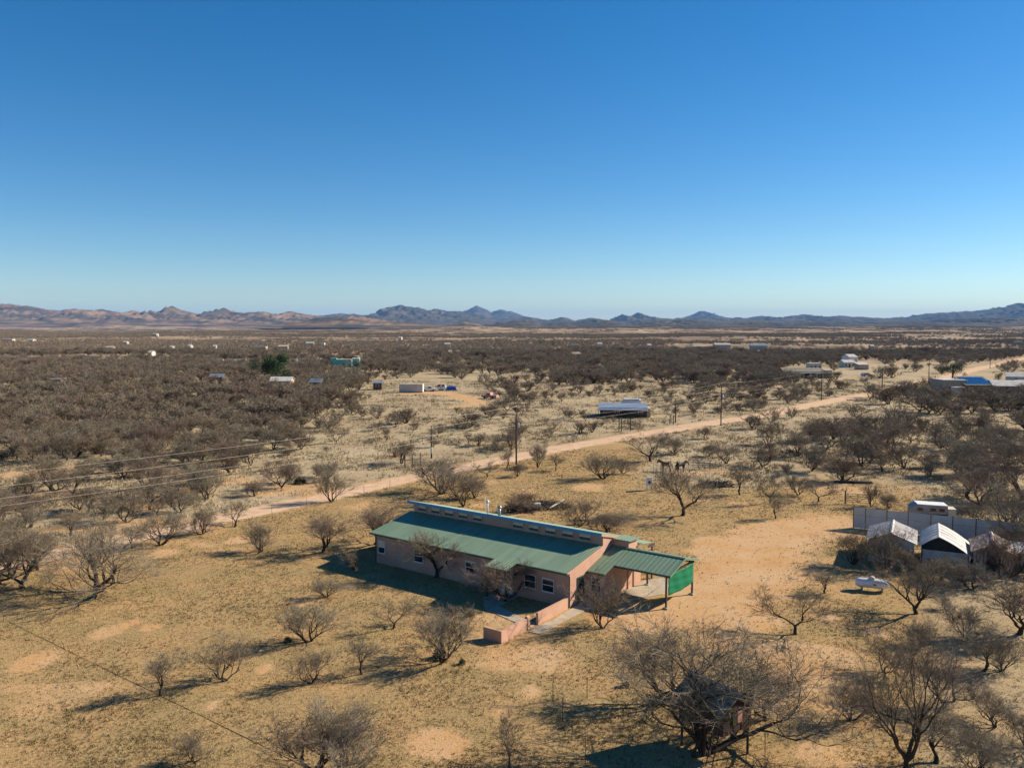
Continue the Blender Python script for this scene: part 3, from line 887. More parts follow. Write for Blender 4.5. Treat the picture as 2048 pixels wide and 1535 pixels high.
wx, wy, wpx, wpy = scatter(-480, 520, 70, 640, 3.6, 5)
keep = np.ones(len(wx), bool)
hand = np.array([(t[0], t[1]) for t in TREES])
for i in range(len(wx)):
    if np.min(np.hypot(hand[:, 0] - wx[i], hand[:, 1] - wy[i])) < 3.0:
        keep[i] = False
wx, wy, wpx, wpy = wx[keep], wy[keep], wpx[keep], wpy[keep]
rgw = np.random.default_rng(8)
wh = rgw.uniform(1.9, 5.7, len(wx)) * (0.8 + 0.3 * fbm(wx / 30, wy / 30, 71, 2))
is_straw = (beyond_road(wx, wy) > 3) & (wpy > 770) & (wpx > 430 + (1000 - wpy) * 1.3)
wh = np.where(is_straw, wh * rgw.uniform(0.40, 0.85, len(wx)), wh)
ww = wh * rgw.uniform(1.15, 1.75, len(wx))
order = np.argsort(wy)
in_view = (wpx > -30) & (wpx < 2078)
nearest = [i for i in order if in_view[i]][:max(0, 292 - len(TREES))]
near_set = set(int(i) for i in nearest)
for i in nearest:
    x, y, px_, py_ = wx[i], wy[i], wpx[i], wpy[i]
    if beyond_road(np.array([x]), np.array([y]))[0] > 0:
        if is_straw[i]:
            lab, grp = ('low bare shrub scattered in the straw field beyond the dirt road', 'shrubs in the straw field') if wh[i] < 2.4 else ('bare mesquite standing in the straw field beyond the dirt road', 'mesquites in the straw field')
        else:
            lab, grp = 'bare mesquite in the dense thicket left of the straw field', 'thicket mesquites beyond the road'
    elif px_ > 1880:
        lab, grp = 'bare mesquite in the dark scrub along the right picture edge', 'mesquites at the right edge'
    else:
        lab, grp = 'bare mesquite in the grassy scrub above the sheds, near side of the road', 'mesquites in the right scrub'
    TREES.append((x, y, wh[i], ww[i], lab, grp, 'hero' if y < 120 else 'mid', None, None))

for (x, y, h, w, lab, grp, lod, var, rz) in TREES:
    bank = HERO if lod == 'hero' else MID
    if lod == 'hero' and h > 4.9 and y < 75:
        bank = BIG
    v = (random.randrange(len(bank)) if var is None else var) % len(bank)
    tr, cr = bank[v]
    short = h < 2.2
    o = thing('mesquite_shrub' if short else 'mesquite_tree', lab, 'shrub' if short else 'tree', (x, y, tz(x, y)), random.uniform(0, 6.28), grp)
    a = link('trunk', tr, o); b = link('crown', cr, o)
    o.scale = (w, w, h)

# ---- the rest of the wood as one mass: instances on points
LOWCOL = bpy.data.collections.new('woodland_stock')
def joined(tr, cr, nm):
    o = bpy.data.objects.new(nm, None)
    bm = bmesh.new(); bm.from_mesh(tr)
    nf = len(bm.faces)
    bm.from_mesh(cr)
    bm.faces.ensure_lookup_table()
    for i, f in enumerate(bm.faces):
        f.material_index = 0 if i < nf else 1
    me = bpy.data.meshes.new(nm); bm.to_mesh(me); bm.free()
    me.materials.append(bark_mat); me.materials.append(cr.materials[0])
    ob = bpy.data.objects.new(nm, me)
    return ob
def far_patch(nm, seed, size, n, tw):
    r = random.Random(seed)
    mb = MB()
    for k in range(n):
        cx, cy = r.uniform(-size / 2, size / 2), r.uniform(-size / 2, size / 2)
        h = r.uniform(2.2, 4.8); w = h * r.uniform(0.55, 0.85)
        for j in range(44):
            az, el = r.uniform(0, 6.28), math.acos(r.uniform(0.05, 1))
            d = Vector((math.cos(az) * math.sin(el) * w, math.sin(az) * math.sin(el) * w, (0.35 + 0.65 * math.cos(el)) * h))
            a = Vector((cx, cy, 0)) + d * r.uniform(0.15, 0.7)
            b = Vector((cx, cy, 0)) + d * r.uniform(0.85, 1.05) + Vector((r.gauss(0, .3), r.gauss(0, .3), r.gauss(0, .2)))
            s = (b - a).cross(Vector((r.uniform(-1, 1), r.uniform(-1, 1), r.uniform(-1, 1)))).normalized() * tw * r.uniform(0.5, 1.3)
            mb.add([a + s, a - s, b], [(0, 1, 2)])
        mb.tube([(cx, cy, -0.2), (cx + r.uniform(-.3, .3), cy, h * 0.5)], [0.16, 0.08], 3, False)
    return bpy.data.objects.new(nm, mb.mesh(nm, TWIGS[seed % 4]))
for k, (tr, cr) in enumerate(LOW):
    LOWCOL.objects.link(joined(tr, cr, 'wood_a%d' % k))
PATCH = bpy.data.collections.new('scrub_stock')
for k in range(4):
    PATCH.objects.link(far_patch('scrub_%d' % k, 40 + k, 34, 15, 0.13))

def instancer(name, P, S, R, I, coll):
    me = bpy.data.meshes.new(name)
    me.vertices.add(len(P))
    me.vertices.foreach_set('co', np.asarray(P, np.float32).ravel())
    def at(k, t, d, f):
        a = me.attributes.new(k, t, 'POINT'); a.data.foreach_set(f, np.asarray(d).ravel())
    at('scl', 'FLOAT_VECTOR', np.asarray(S, np.float32), 'vector')
    at('rot', 'FLOAT_VECTOR', np.asarray(R, np.float32), 'vector')
    at('pick', 'INT', np.asarray(I, np.int32), 'value')
    ob = link(name, me)
    ng = bpy.data.node_groups.new(name + '_nodes', 'GeometryNodeTree')
    ng.interface.new_socket('Geometry', in_out='INPUT', socket_type='NodeSocketGeometry')
    ng.interface.new_socket('Geometry', in_out='OUTPUT', socket_type='NodeSocketGeometry')
    n, l = ng.nodes, ng.links
    gi, go = n.new('NodeGroupInput'), n.new('NodeGroupOutput')
    ci = n.new('GeometryNodeCollectionInfo')
    ci.inputs['Collection'].default_value = coll
    ci.inputs['Separate Children'].default_value = True
    ci.inputs['Reset Children'].default_value = True
    ip = n.new('GeometryNodeInstanceOnPoints')
    ip.inputs['Pick Instance'].default_value = True
    def na(k, t):
        x = n.new('GeometryNodeInputNamedAttribute'); x.data_type = t; x.inputs['Name'].default_value = k
        return x.outputs['Attribute']
    l.new(gi.outputs[0], ip.inputs['Points'])
    l.new(ci.outputs[0], ip.inputs['Instance'])
    l.new(na('pick', 'INT'), ip.inputs['Instance Index'])
    l.new(na('rot', 'FLOAT_VECTOR'), ip.inputs['Rotation'])
    l.new(na('scl', 'FLOAT_VECTOR'), ip.inputs['Scale'])
    l.new(ip.outputs[0], go.inputs[0])
    md = ob.modifiers.new('scatter', 'NODES')
    md.node_group = ng
    ob['kind'] = 'stuff'
    return ob

rest_i = [i for i in range(len(wx)) if i not in near_set]
rx, ry, rh, rw_ = wx[rest_i], wy[rest_i], wh[rest_i], ww[rest_i]
P = np.stack([rx, ry, terrain(rx, ry) - 0.05], 1)
rg2 = np.random.default_rng(77)
wood = instancer('woodland', P, np.stack([rw_, rw_, rh], 1), np.stack([0 * rx, 0 * rx, rg2.uniform(0, 6.28, len(rx))], 1), rg2.integers(0, len(LOW), len(rx)), LOWCOL)
wood['label'] = 'brown bare mesquite woodland spreading over the valley floor'

# far scrub in patches
rg3 = np.random.default_rng(5)
cell = 26.0
PX, PY = np.meshgrid(np.arange(-2600, 3000, cell), np.arange(630, 4600, cell))
PX = (PX + rg3.uniform(-9, 9, PX.shape)).ravel(); PY = (PY + rg3.uniform(-9, 9, PY.shape)).ravel()
k = np.abs(PX) < PY * 0.66 + 60
PX, PY = PX[k], PY[k]
D, qx, qy = tree_density(PX, PY)
n3 = fbm(PX / 260, PY / 190, 95, 4)
rr = np.hypot(PX, PY)
pr = sstep(0.40, 0.60, n3 + 0.10 * (1 - sstep(700, 1600, rr)) ) * (1 - 0.35 * sstep(1300, 3600, rr)) * 0.9 + 0.12
for a, b, c, d in CLEAR:
    pr = np.where((qx > a) & (qx < b) & (qy > c) & (qy < d), 0, pr)
k = rg3.random(len(PX)) < pr
PX, PY = PX[k], PY[k]
sc = rg3.uniform(0.8, 1.15, len(PX))
scrub = instancer('distant_scrub', np.stack([PX, PY, terrain(PX, PY) - 0.2], 1), np.stack([sc, sc, sc * 0.95], 1),
                  np.stack([0 * PX, 0 * PX, rg3.uniform(0, 6.28, len(PX))], 1), rg3.integers(0, 4, len(PX)), PATCH)
scrub['label'] = 'dark bands of scrub on the far plain below the mountains'
print('trees', len(TREES), 'woodland', len(rx), 'patches', len(PX))

# ------------------------------------------------------------------ grass
def grass_material(name, c0, c1):
    m = bpy.data.materials.new(name)
    n, l = nodes_of(m)
    b = n['Principled BSDF']
    b.inputs['Roughness'].default_value = 0.95
    b.inputs['Specular IOR Level'].default_value = 0.1
    a = n.new('ShaderNodeAttribute'); a.attribute_name = 'tone'
    r = n.new('ShaderNodeValToRGB')
    r.color_ramp.elements[0].color = (*[q * 0.5 for q in c0], 1); r.color_ramp.elements[1].color = (*c1, 1)
    e = r.color_ramp.elements.new(0.32); e.color = (*c0, 1)
    l.new(a.outputs['Fac'], r.inputs['Fac']); l.new(r.outputs[0], b.inputs['Base Color'])
    return m

def blades(name, X, Y, H, blades_n, wid, spread, mat, seed, tone):
    rg = np.random.default_rng(seed)
    n = len(X); k = n * blades_n
    bx = np.repeat(X, blades_n) + rg.normal(0, 1, k) * np.repeat(H, blades_n) * spread
    by = np.repeat(Y, blades_n) + rg.normal(0, 1, k) * np.repeat(H, blades_n) * spread
    bz = np.repeat(terrain(X, Y), blades_n) - 0.01
    h = np.repeat(H, blades_n) * rg.uniform(0.6, 1.2, k)
    az = rg.uniform(0, 6.28, k); ln = h * rg.uniform(0.1, 0.75, k)
    fa = rg.uniform(0, 6.28, k); w = h * wid * rg.uniform(0.6, 1.4, k)
    V = np.empty((k, 3, 3))
    V[:, 0] = np.stack([bx - np.cos(fa) * w, by - np.sin(fa) * w, bz], 1)
    V[:, 1] = np.stack([bx + np.cos(fa) * w, by + np.sin(fa) * w, bz], 1)
    V[:, 2] = np.stack([bx + np.cos(az) * ln, by + np.sin(az) * ln, bz + h], 1)
    t = np.repeat(np.repeat(tone, blades_n), 3)
    me = np_mesh(name, V.reshape(-1, 3), np.arange(k * 3).reshape(-1, 3), mat, {'tone': t})
    return me

def ok_ground(X, Y):
    lx, ly = house_local(X, Y)
    k = ~((lx > -22.4) & (lx < 0.1) & (ly > -0.1) & (ly < 10.6))
    k &= ~((lx >= 0) & (lx < 6.6) & (ly > 2.6) & (ly < 10.2))
    k &= ~((lx > -0.2) & (lx < 2.0) & (ly > -6.8) & (ly < 2.0))
    return k

rg = np.random.default_rng(21)
n0 = 520000
Y = 38 + (150 - 38) * rg.random(n0) ** 1.35
X = rg.uniform(-0.70, 0.70, n0) * (Y + 4)
ym = yard_mask(X, Y); so = soil_of(X, Y)
cl = fbm(X / 1.1, Y / 1.1, 14, 3)
k = (rg.random(n0) < ym * (1 - 0.92 * so) * (0.55 + 0.6 * sstep(0.35, 0.65, cl)) * 0.62) & ok_ground(X, Y) & (road_d(X, Y) > 0.1)
X, Y = X[k], Y[k]
tone = np.clip(fbm(X / 6, Y / 6, 66, 3) * 1.2 - 0.1 + rg.normal(0, 0.30, len(X)), 0, 1)
short_mat = grass_material('short_dry_grass', (0.185, 0.140, 0.062), (0.475, 0.350, 0.165))
H = rg.uniform(0.05, 0.13, len(X)) * (0.8 + 0.25 * Y / 60)
gr = link('grass', blades('grass', X, Y, H, 4, 0.17, 0.55, short_mat, 4, tone))
gr['kind'] = 'stuff'; gr['label'] = 'short dry grass on the yard around the house'
print('short tufts', len(X))

n0 = 190000
Y = 70 + (330 - 70) * rg.random(n0) ** 1.25
X = rg.uniform(-0.70, 0.70, n0) * (Y + 4)
ym = yard_mask(X, Y); so = soil_of(X, Y)
cl = fbm(X / 4.5, Y / 4.5, 15, 3)
k = (rg.random(n0) < (1 - ym) * (1 - so) * (0.08 + 1.3 * sstep(0.38, 0.66, cl)) * 0.75) & ok_ground(X, Y) & (road_d(X, Y) > 0.25)
X, Y = X[k], Y[k]
tone = np.clip(fbm(X / 9, Y / 9, 67, 3) * 1.3 - 0.15 + rg.normal(0, 0.22, len(X)), 0, 1)
tall_mat = grass_material('tall_straw_grass', (0.300, 0.238, 0.140), (0.580, 0.470, 0.295))
H = rg.uniform(0.18, 0.42, len(X)) * (0.9 + 0.15 * Y / 100)
gr = link('straw_grass', blades('straw_grass', X, Y, H, 6, 0.12, 0.55, tall_mat, 5, tone))
gr['kind'] = 'stuff'; gr['label'] = 'tall pale straw grass beyond the dirt road'
print('straw tufts', len(X))

# loose stones
rg = np.random.default_rng(31)
n0 = 9000
Y = 39 + (125 - 39) * rg.random(n0) ** 1.4
X = rg.uniform(-0.7, 0.7, n0) * (Y + 3)
k = (rg.random(n0) < 0.10 + 0.6 * soil_of(X, Y)) & ok_ground(X, Y)
X, Y = X[k], Y[k]
n = len(X)
R = rg.uniform(0.025, 0.075, n) * (1 + (rg.random(n) < 0.05) * 1.2)
base = np.array([(1, 0, 0), (0, 1, 0), (-1, 0, 0), (0, -1, 0), (0, 0, 0.7)], float)
an = rg.uniform(0, 6.28, n)
ca, sa = np.cos(an), np.sin(an)
V = np.repeat(base[None], n, 0) * rg.uniform(0.7, 1.3, (n, 5, 1)) * R[:, None, None]
VX = V[..., 0] * ca[:, None] - V[..., 1] * sa[:, None] + X[:, None]
VY = V[..., 0] * sa[:, None] + V[..., 1] * ca[:, None] + Y[:, None]
V = np.stack([VX, VY, V[..., 2]], -1).reshape(-1, 3)
T = np.array([(0, 1, 4), (1, 2, 4), (2, 3, 4), (3, 0, 4)])[None] + (np.arange(n) * 5)[:, None, None]
st_ = link('loose_stones', np_mesh('loose_stones', V, T.reshape(-1, 3), stone_mat))
st_['kind'] = 'stuff'; st_['label'] = 'small pale stones scattered over the bare ground'
# ------------------------------------------------------------------ the ranch house (local x along the front wall, y to the back)
def hw(x, y, z=0.0):
    return Vector((HFR.x - HU.x * x + HV.x * y, HFR.y - HU.y * x + HV.y * y, z))

def shifted(mb, dx=0, dy=0, dz=0):
    mb.v = [(x + dx, y + dy, z + dz) for x, y, z in mb.v]
    return mb

house = thing('ranch_house', 'long pink stucco house with green metal roof and a row of clerestory windows', 'house', HFR, HRZ)
WX0 = -HLEN
mb = MB().extrude_x([(0, -0.1), (10.2, -0.1), (10.2, 3.60), (5.36, 4.88), (5.36, 3.92), (0, 2.88)], WX0, 0.0)
part('wall', mb, stucco, house)
part('wall', MB().extrude_x([(2.95, -0.1), (9.5, -0.1), (9.5, 2.80), (6.9, 3.42), (2.95, 2.36)], 0.003, 1.5), stucco, house, label='small room added to the house end under the carport roof')
part('wall', MB().box(0.004, 1.6, 7.0, 8.6, -0.1, 4.18), stucco, house, label='taller rear wing showing behind the carport ridge')
roof = part('roof', MB().ribbed(WX0 - 0.5, 0.03, -0.42, 2.95, 5.335, 3.98, rh=0.013), roof_green, house, label='lower front slope of ribbed green metal')
part('gutter', MB().box(WX0 - 0.5, 0.03, -0.50, -0.425, 2.80, 2.93), trim_dark, roof)
part('rake_trim', MB().extrude_x([(-0.42, 2.84), (5.33, 3.87), (5.33, 4.01), (-0.42, 2.98)], 0.033, 0.062), stucco, roof)
part('rake_trim', MB().extrude_x([(-0.42, 2.80), (5.33, 3.83), (5.33, 3.94), (-0.42, 2.90)], WX0 - 0.53, WX0 - 0.503), trim_dark, roof)
up = part('roof', MB().ribbed(WX0 - 0.55, 0.08, 4.95, 5.10, 10.5, 3.60), roof_green, house, label='upper back slope above the clerestory')
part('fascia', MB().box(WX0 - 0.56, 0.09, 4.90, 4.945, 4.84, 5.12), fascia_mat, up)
part('soffit', MB().box(WX0 - 0.5, 0.05, 4.947, 5.36, 4.86, 4.90), stucco, up)
part('end_trim', MB().extrude_x([(4.95, 4.86), (10.5, 3.38), (10.5, 3.59), (4.95, 5.09)], 0.083, 0.115), stucco, up)
part('roof', MB().ribbed(0.12, 1.85, 6.85, 4.28, 8.75, 4.22), roof_green, house, label='flat-looking green roof of the rear wing')
pr_ = part('roof', MB().ribbed(0.12, 1.95, 8.8, 3.72, 11.2, 3.28), roof_green, house, label='small rear porch roof')
part('fascia', MB().box(1.955, 2.0, 10.0, 11.2, 3.05, 3.28), wood_old, pr_)
part('porch_post', MB().box(1.75, 1.87, 11.0, 11.12, 0, 3.2), wood_old, house)
part('porch_post', MB().box(0.2, 0.32, 11.0, 11.12, 0, 3.2), wood_old, house)
por = part('porch_roof', MB().ribbed(-7.3, -4.95, -1.9, 2.685, -0.425, 2.952), roof_green, house)
part('gutter', MB().box(-7.3, -4.95, -1.97, -1.905, 2.55, 2.67), trim_dark, por)
for x in (-7.12, -5.12):
    part('porch_post', MB().box(x - 0.06, x + 0.06, -1.80, -1.68, 0, 2.62), post_dark, house)

def window(x0, x1, z0, z1, y, shade=0.0, bar=True, parent=house, mat=white_paint):
    """x0<x1; a frame standing proud of a front wall at y"""
    f = 0.045
    w = part('window', MB().box(x0, x1, y - 0.035, y - 0.004, z0, z1), glass_dark, parent)
    fr = MB()
    fr.box(x0 - f, x0, y - 0.075, y - 0.003, z0 - f, z1 + f).box(x1, x1 + f, y - 0.075, y - 0.003, z0 - f, z1 + f)
    fr.box(x0, x1, y - 0.075, y - 0.003, z1, z1 + f).box(x0, x1, y - 0.075, y - 0.003, z0 - f, z0)
    if bar:
        zm = (z0 + z1) / 2
        fr.box(x0, x1, y - 0.06, y - 0.037, zm - 0.03, zm + 0.03)
    part('frame', fr, mat, w)
    if shade:
        part('blind', MB().box(x0 + 0.01, x1 - 0.01, y - 0.046, y - 0.037, z1 - (z1 - z0) * shade, z1 - 0.01), blind_mat, w)
    part('sill', MB().box(x0 - 0.1, x1 + 0.1, y - 0.10, y - 0.004, z0 - f - 0.05, z0 - f - 0.003), mat, w)
    return w

for u0, u1, z0, z1, sh in [(21.52, 20.72, 1.08, 2.2, 0.5), (16.9, 15.85, 1.02, 2.08, 0), (10.75, 9.72, 1.02, 2.08, 0.12), (4.38, 3.34, 1.0, 2.05, 0), (2.6, 1.52, 1.0, 2.05, 0.1)]:
    window(-u0, -u1, z0, z1, 0.0, sh)
for u0, u1 in [(21.25, 20.25), (19.5, 18.45), (17.75, 16.7), (16.0, 14.95), (14.2, 13.15), (9.5, 8.4), (7.7, 6.65), (5.9, 4.85), (4.1, 3.0), (2.35, 1.2)]:
    window(-u0, -u1, 4.22, 4.70, 5.36, 0.55, False, mat=M('tan_frame', (0.5, 0.4, 0.32)))
window(0.35, 1.2, 0.75, 1.9, 2.95, 0)
# entrance: door with a white screen door
dr = part('door', MB().box(-6.62, -5.76, -0.05, -0.004, 0.0, 2.05), brown_wall, house)
fr = MB().box(-6.72, -6.62, -0.09, -0.003, 0, 2.15).box(-5.76, -5.66, -0.09, -0.003, 0, 2.15).box(-6.62, -5.76, -0.09, -0.003, 2.05, 2.15)
fr.box(-6.60, -5.78, -0.088, -0.053, 0.02, 0.75).box(-6.60, -6.50, -0.088, -0.053, 0.75, 2.04).box(-5.88, -5.78, -0.088, -0.053, 0.75, 2.04).box(-6.5, -5.88, -0.088, -0.053, 1.94, 2.04)
part('screen_door', fr, white_paint, dr)
part('handle', MB().box(-5.9, -5.86, -0.12, -0.09, 0.95, 1.1), galv, dr)
# side door in the gable end
sd = part('door', MB().box(0.004, 0.04, 1.2, 2.1, 0.1, 2.15), glass_dark, house, label='dark glazed side door in the sunlit gable end')
part('frame', MB().box(0.003, 0.07, 1.12, 1.2, 0.05, 2.23).box(0.003, 0.07, 2.1, 2.18, 0.05, 2.23).box(0.003, 0.07, 1.2, 2.1, 2.15, 2.23), trim_dark, sd)
for x, y in [(0.05, -0.08), (WX0 - 0.06, -0.06)]:
    part('downspout', MB().tube([(x, y - 0.36, 2.84), (x, y, 2.6), (x, y, 0.08)], 0.045, 6), trim_dark, house)
fl = part('flue', MB().lathe([(0.14, -0.25), (0.14, 0.45), (0.11, 0.47), (0.11, 0.55)], 12, (-11.5, 5.9, 5.0)), galv, house, True)
part('flue_cap', MB().lathe([(0.10, 0.55), (0.22, 0.58), (0.22, 0.72), (0.16, 0.80), (0.02, 0.84)], 12, (-11.5, 5.9, 5.0)), galv, fl, True)
vp = part('vent_pipe', MB().lathe([(0.07, -0.25), (0.07, 0.8)], 10, (-13.6, 6.8, 4.85)), white_paint, house, True)
part('vent_hood', MB().lathe([(0.13, 0.8), (0.16, 0.86), (0.16, 1.0), (0.05, 1.08)], 10, (-13.6, 6.8, 4.85)).tube([(-13.95, 6.85, 4.75), (-13.95, 6.85, 6.2), (-13.85, 6.85, 6.3)], 0.025, 5), white_paint, vp, True)
part('wall_light', MB().lathe([(0.05, 0), (0.09, 0.05), (0.09, 0.22), (0.03, 0.28)], 8, (-5.3, -0.12, 1.75)), post_dark, house)

# carport
cp = thing('carport', 'open carport with ribbed green gable roof on dark posts at the house end', 'carport', hw(3.3, 6.9), HRZ)
def cpart(name, mb, mat, parent=cp, **k):
    return part(name, shifted(mb, -3.3, -6.9), mat, parent, **k)
cr_ = cpart('roof', MB().ribbed(0.07, 6.85, 4.12, 2.86, 6.93, 3.62, pitch=0.40, rh=0.013), roof_green, label='front slope with a notch over the side room')
cpart('roof_extension', MB().ribbed(0.07, 1.78, 2.62, 2.45, 4.12, 2.858, pitch=0.40, rh=0.013), roof_green)
cpart('roof', MB().ribbed(0.07, 6.85, 9.78, 2.90, 6.93, 3.62, pitch=0.40, rh=0.013), roof_green, label='back slope')
cpart('ridge_cap', MB().extrude_x([(6.78, 3.63), (6.93, 3.69), (7.08, 3.63), (7.08, 3.655), (6.93, 3.715), (6.78, 3.655)], 0.05, 6.9), roof_green)
cpart('rake_trim', MB().extrude_x([(4.10, 2.72), (6.93, 3.49), (9.8, 2.77), (9.8, 2.93), (6.93, 3.66), (4.10, 2.88)], 6.855, 6.89), roof_green)
cpart('eave_trim', MB().box(1.8, 6.85, 4.06, 4.115, 2.70, 2.85), trim_dark)
cpart('eave_trim', MB().box(0.07, 1.78, 2.56, 2.615, 2.30, 2.44), trim_dark)
cpart('beam', MB().box(0.07, 6.6, 4.36, 4.50, 2.64, 2.82), post_dark)
cpart('beam', MB().box(0.07, 6.75, 8.95, 9.09, 2.78, 2.96), post_dark)
cpart('beam', MB().bar((6.42, 4.4, 2.76), (6.6, 9.02, 2.86), 0.12, 0.16), post_dark)
for x, y, h in [(6.38, 4.43, 2.66), (6.6, 9.02, 2.8), (2.4, 9.02, 2.8)]:
    p = cpart('post', MB().box(x - 0.065, x + 0.065, y - 0.065, y + 0.065, 0.05, h), post_dark)
    part('footing', shifted(MB().box(x - 0.2, x + 0.2, y - 0.2, y + 0.2, -0.1, 0.12), -3.3, -6.9), concrete, p)
# shade cloth
sc_ = MB()
ns, nt = 22, 14
for i in range(ns + 1):
    for j in range(nt + 1):
        a, b = i / ns, j / nt
        y = 4.55 + (8.95 - 4.55) * a
        sag = 0.10 * math.sin(math.pi * a)
        z = 1.08 + 1.72 * b - sag * (0.6 + 0.4 * b) + 0.02 * math.sin(a * 9 + b * 4)
        x = 6.50 + 0.2 * a + 0.05 * math.sin(math.pi * a) + 0.016 * math.sin(b * 17 + a * 5) + 0.02 * math.sin(a * 17 + b * 3)
        sc_.v.append((x, y, z))
for i in range(ns):
    for j in range(nt):
        a = i * (nt + 1) + j
        sc_.f.append((a, a + nt + 1, a + nt + 2, a + 1))
scn = tag(link('shade_cloth', shifted(sc_, -6.5, -6.75, 0).mesh('shade_cloth', screen_green, True), None, hw(6.5, 6.75), HRZ), 'bright green shade cloth hung between the right carport posts', 'shade cloth')
md = scn.modifiers.new('thickness', 'SOLIDIFY'); md.thickness = 0.012

# paved pieces
struct(part('concrete_slab', MB().prism([tuple(hw(x, y).xy) for x, y in [(1.52, 4.6), (3.4, 4.9), (4.6, 7.6), (4.9, 11.5), (2.4, 11.6), (1.64, 10.0)]], -0.05, 0.05), concrete))
struct(part('walkway', MB().prism([tuple(hw(x, y).xy) for x, y in [(0.25, -6.2), (1.2, -6.1), (1.3, -4.6), (1.15, -2.9), (1.35, 0.2), (1.3, 2.9), (0.06, 2.9), (0.3, -1.5), (0.45, -3.0), (0.2, -4.4)]], -0.05, 0.045), concrete))
struct(part('walkway', MB().prism([tuple(hw(x, y).xy) for x, y in [(-7.2, -0.03), (-4.9, -0.03), (-4.9, -3.0), (-0.2, -4.6), (-0.2, -5.6), (-5.4, -4.2), (-7.2, -2.2)]], -0.05, 0.04), concrete))

# the low yard wall, two lengths with a gateway between
w1 = thing('yard_wall', 'low pink stucco wall with a corner return, left of the gateway gap', 'wall', hw(-0.1, -8.0), HRZ)
part('wall', shifted(MB().prism([(-1.65, -9.2), (0.0, -9.2), (0.0, -5.95), (-0.2, -5.95), (-0.2, -9.0), (-1.65, -9.0)], -0.15, 0.9), 0.1, 8.0), stucco, w1)
part('gate_pillar', shifted(MB().extrude_y([(-0.24, -0.1), (0.04, -0.1), (0.04, 0.88), (0.0, 1.02), (-0.1, 1.08), (-0.2, 1.02), (-0.24, 0.88)], -5.95, -5.65), 0.1, 8.0), stucco, w1)
w2 = tag(link('yard_wall', shifted(MB().prism([(0.0, -4.5), (0.0, -0.03), (-0.2, -0.03), (-0.2, -4.5)], -0.15, 0.9), 0.1, 2.3).mesh('yard_wall', stucco), None, hw(-0.1, -2.3), HRZ), 'low pink stucco wall running from the gateway to the house corner', 'wall')

# ------------------------------------------------------------------ sheds and sheet metal fence at the right
FP = [(38.4, 91.8), (39.5, 91.2), (41.4, 90.15), (43.3, 89.2), (45.25, 88.15), (47.1, 87.2), (49.0, 86.15), (50.9, 85.2), (52.8, 84.2), (54.8, 83.2)]
mf = thing('metal_fence', 'tall grey sheet metal fence behind the sheds at right', 'fence', (FP[0][0], FP[0][1], 0))
def rel(p, o):
    return (p[0] - o[0], p[1] - o[1], p[2] if len(p) > 2 else 0)
O = FP[0]
for i, p in enumerate(FP):
    part('post', shifted(MB().box(-0.05, 0.05, -0.05, 0.05, -0.2, 2.42), p[0] - O[0], p[1] - O[1]), steel_rail, mf)
    if i == len(FP) - 1:
        break
    q = FP[i + 1]
    a, b = Vector((p[0] - O[0], p[1] - O[1], 0)), Vector((q[0] - O[0], q[1] - O[1], 0))
    d = (b - a).normalized(); L = (b - a).length
    nrm = Vector((d.y, -d.x, 0)) * 0.075
    for z0, z1, off in [(0.05, 1.50, 0.0), (1.53, 2.38, 0.012)]:
        mbp = MB()
        k = int(L / 0.10)
        for j in range(k):
            t0, t1 = 0.06 + (L - 0.12) * j / k, 0.06 + (L - 0.12) * (j + 1) / k
            e0 = 0.018 if j % 2 else 0.0
            for t, e in ((t0, e0), (t1, 0.018 - e0)):
                pt = a + d * t + nrm * (1 + off) + nrm.normalized() * e
                mbp.v += [(pt.x, pt.y, z0), (pt.x, pt.y, z1)]
            o = len(mbp.v) - 4
            mbp.f.append((o, o + 2, o + 3, o + 1))
        part('panel', mbp, panel_grey, mf)
    for z in (0.4, 1.515, 2.25):
        part('rail', MB().bar(a + Vector((0, 0, z)), b + Vector((0, 0, z)), 0.05), steel_rail, mf)

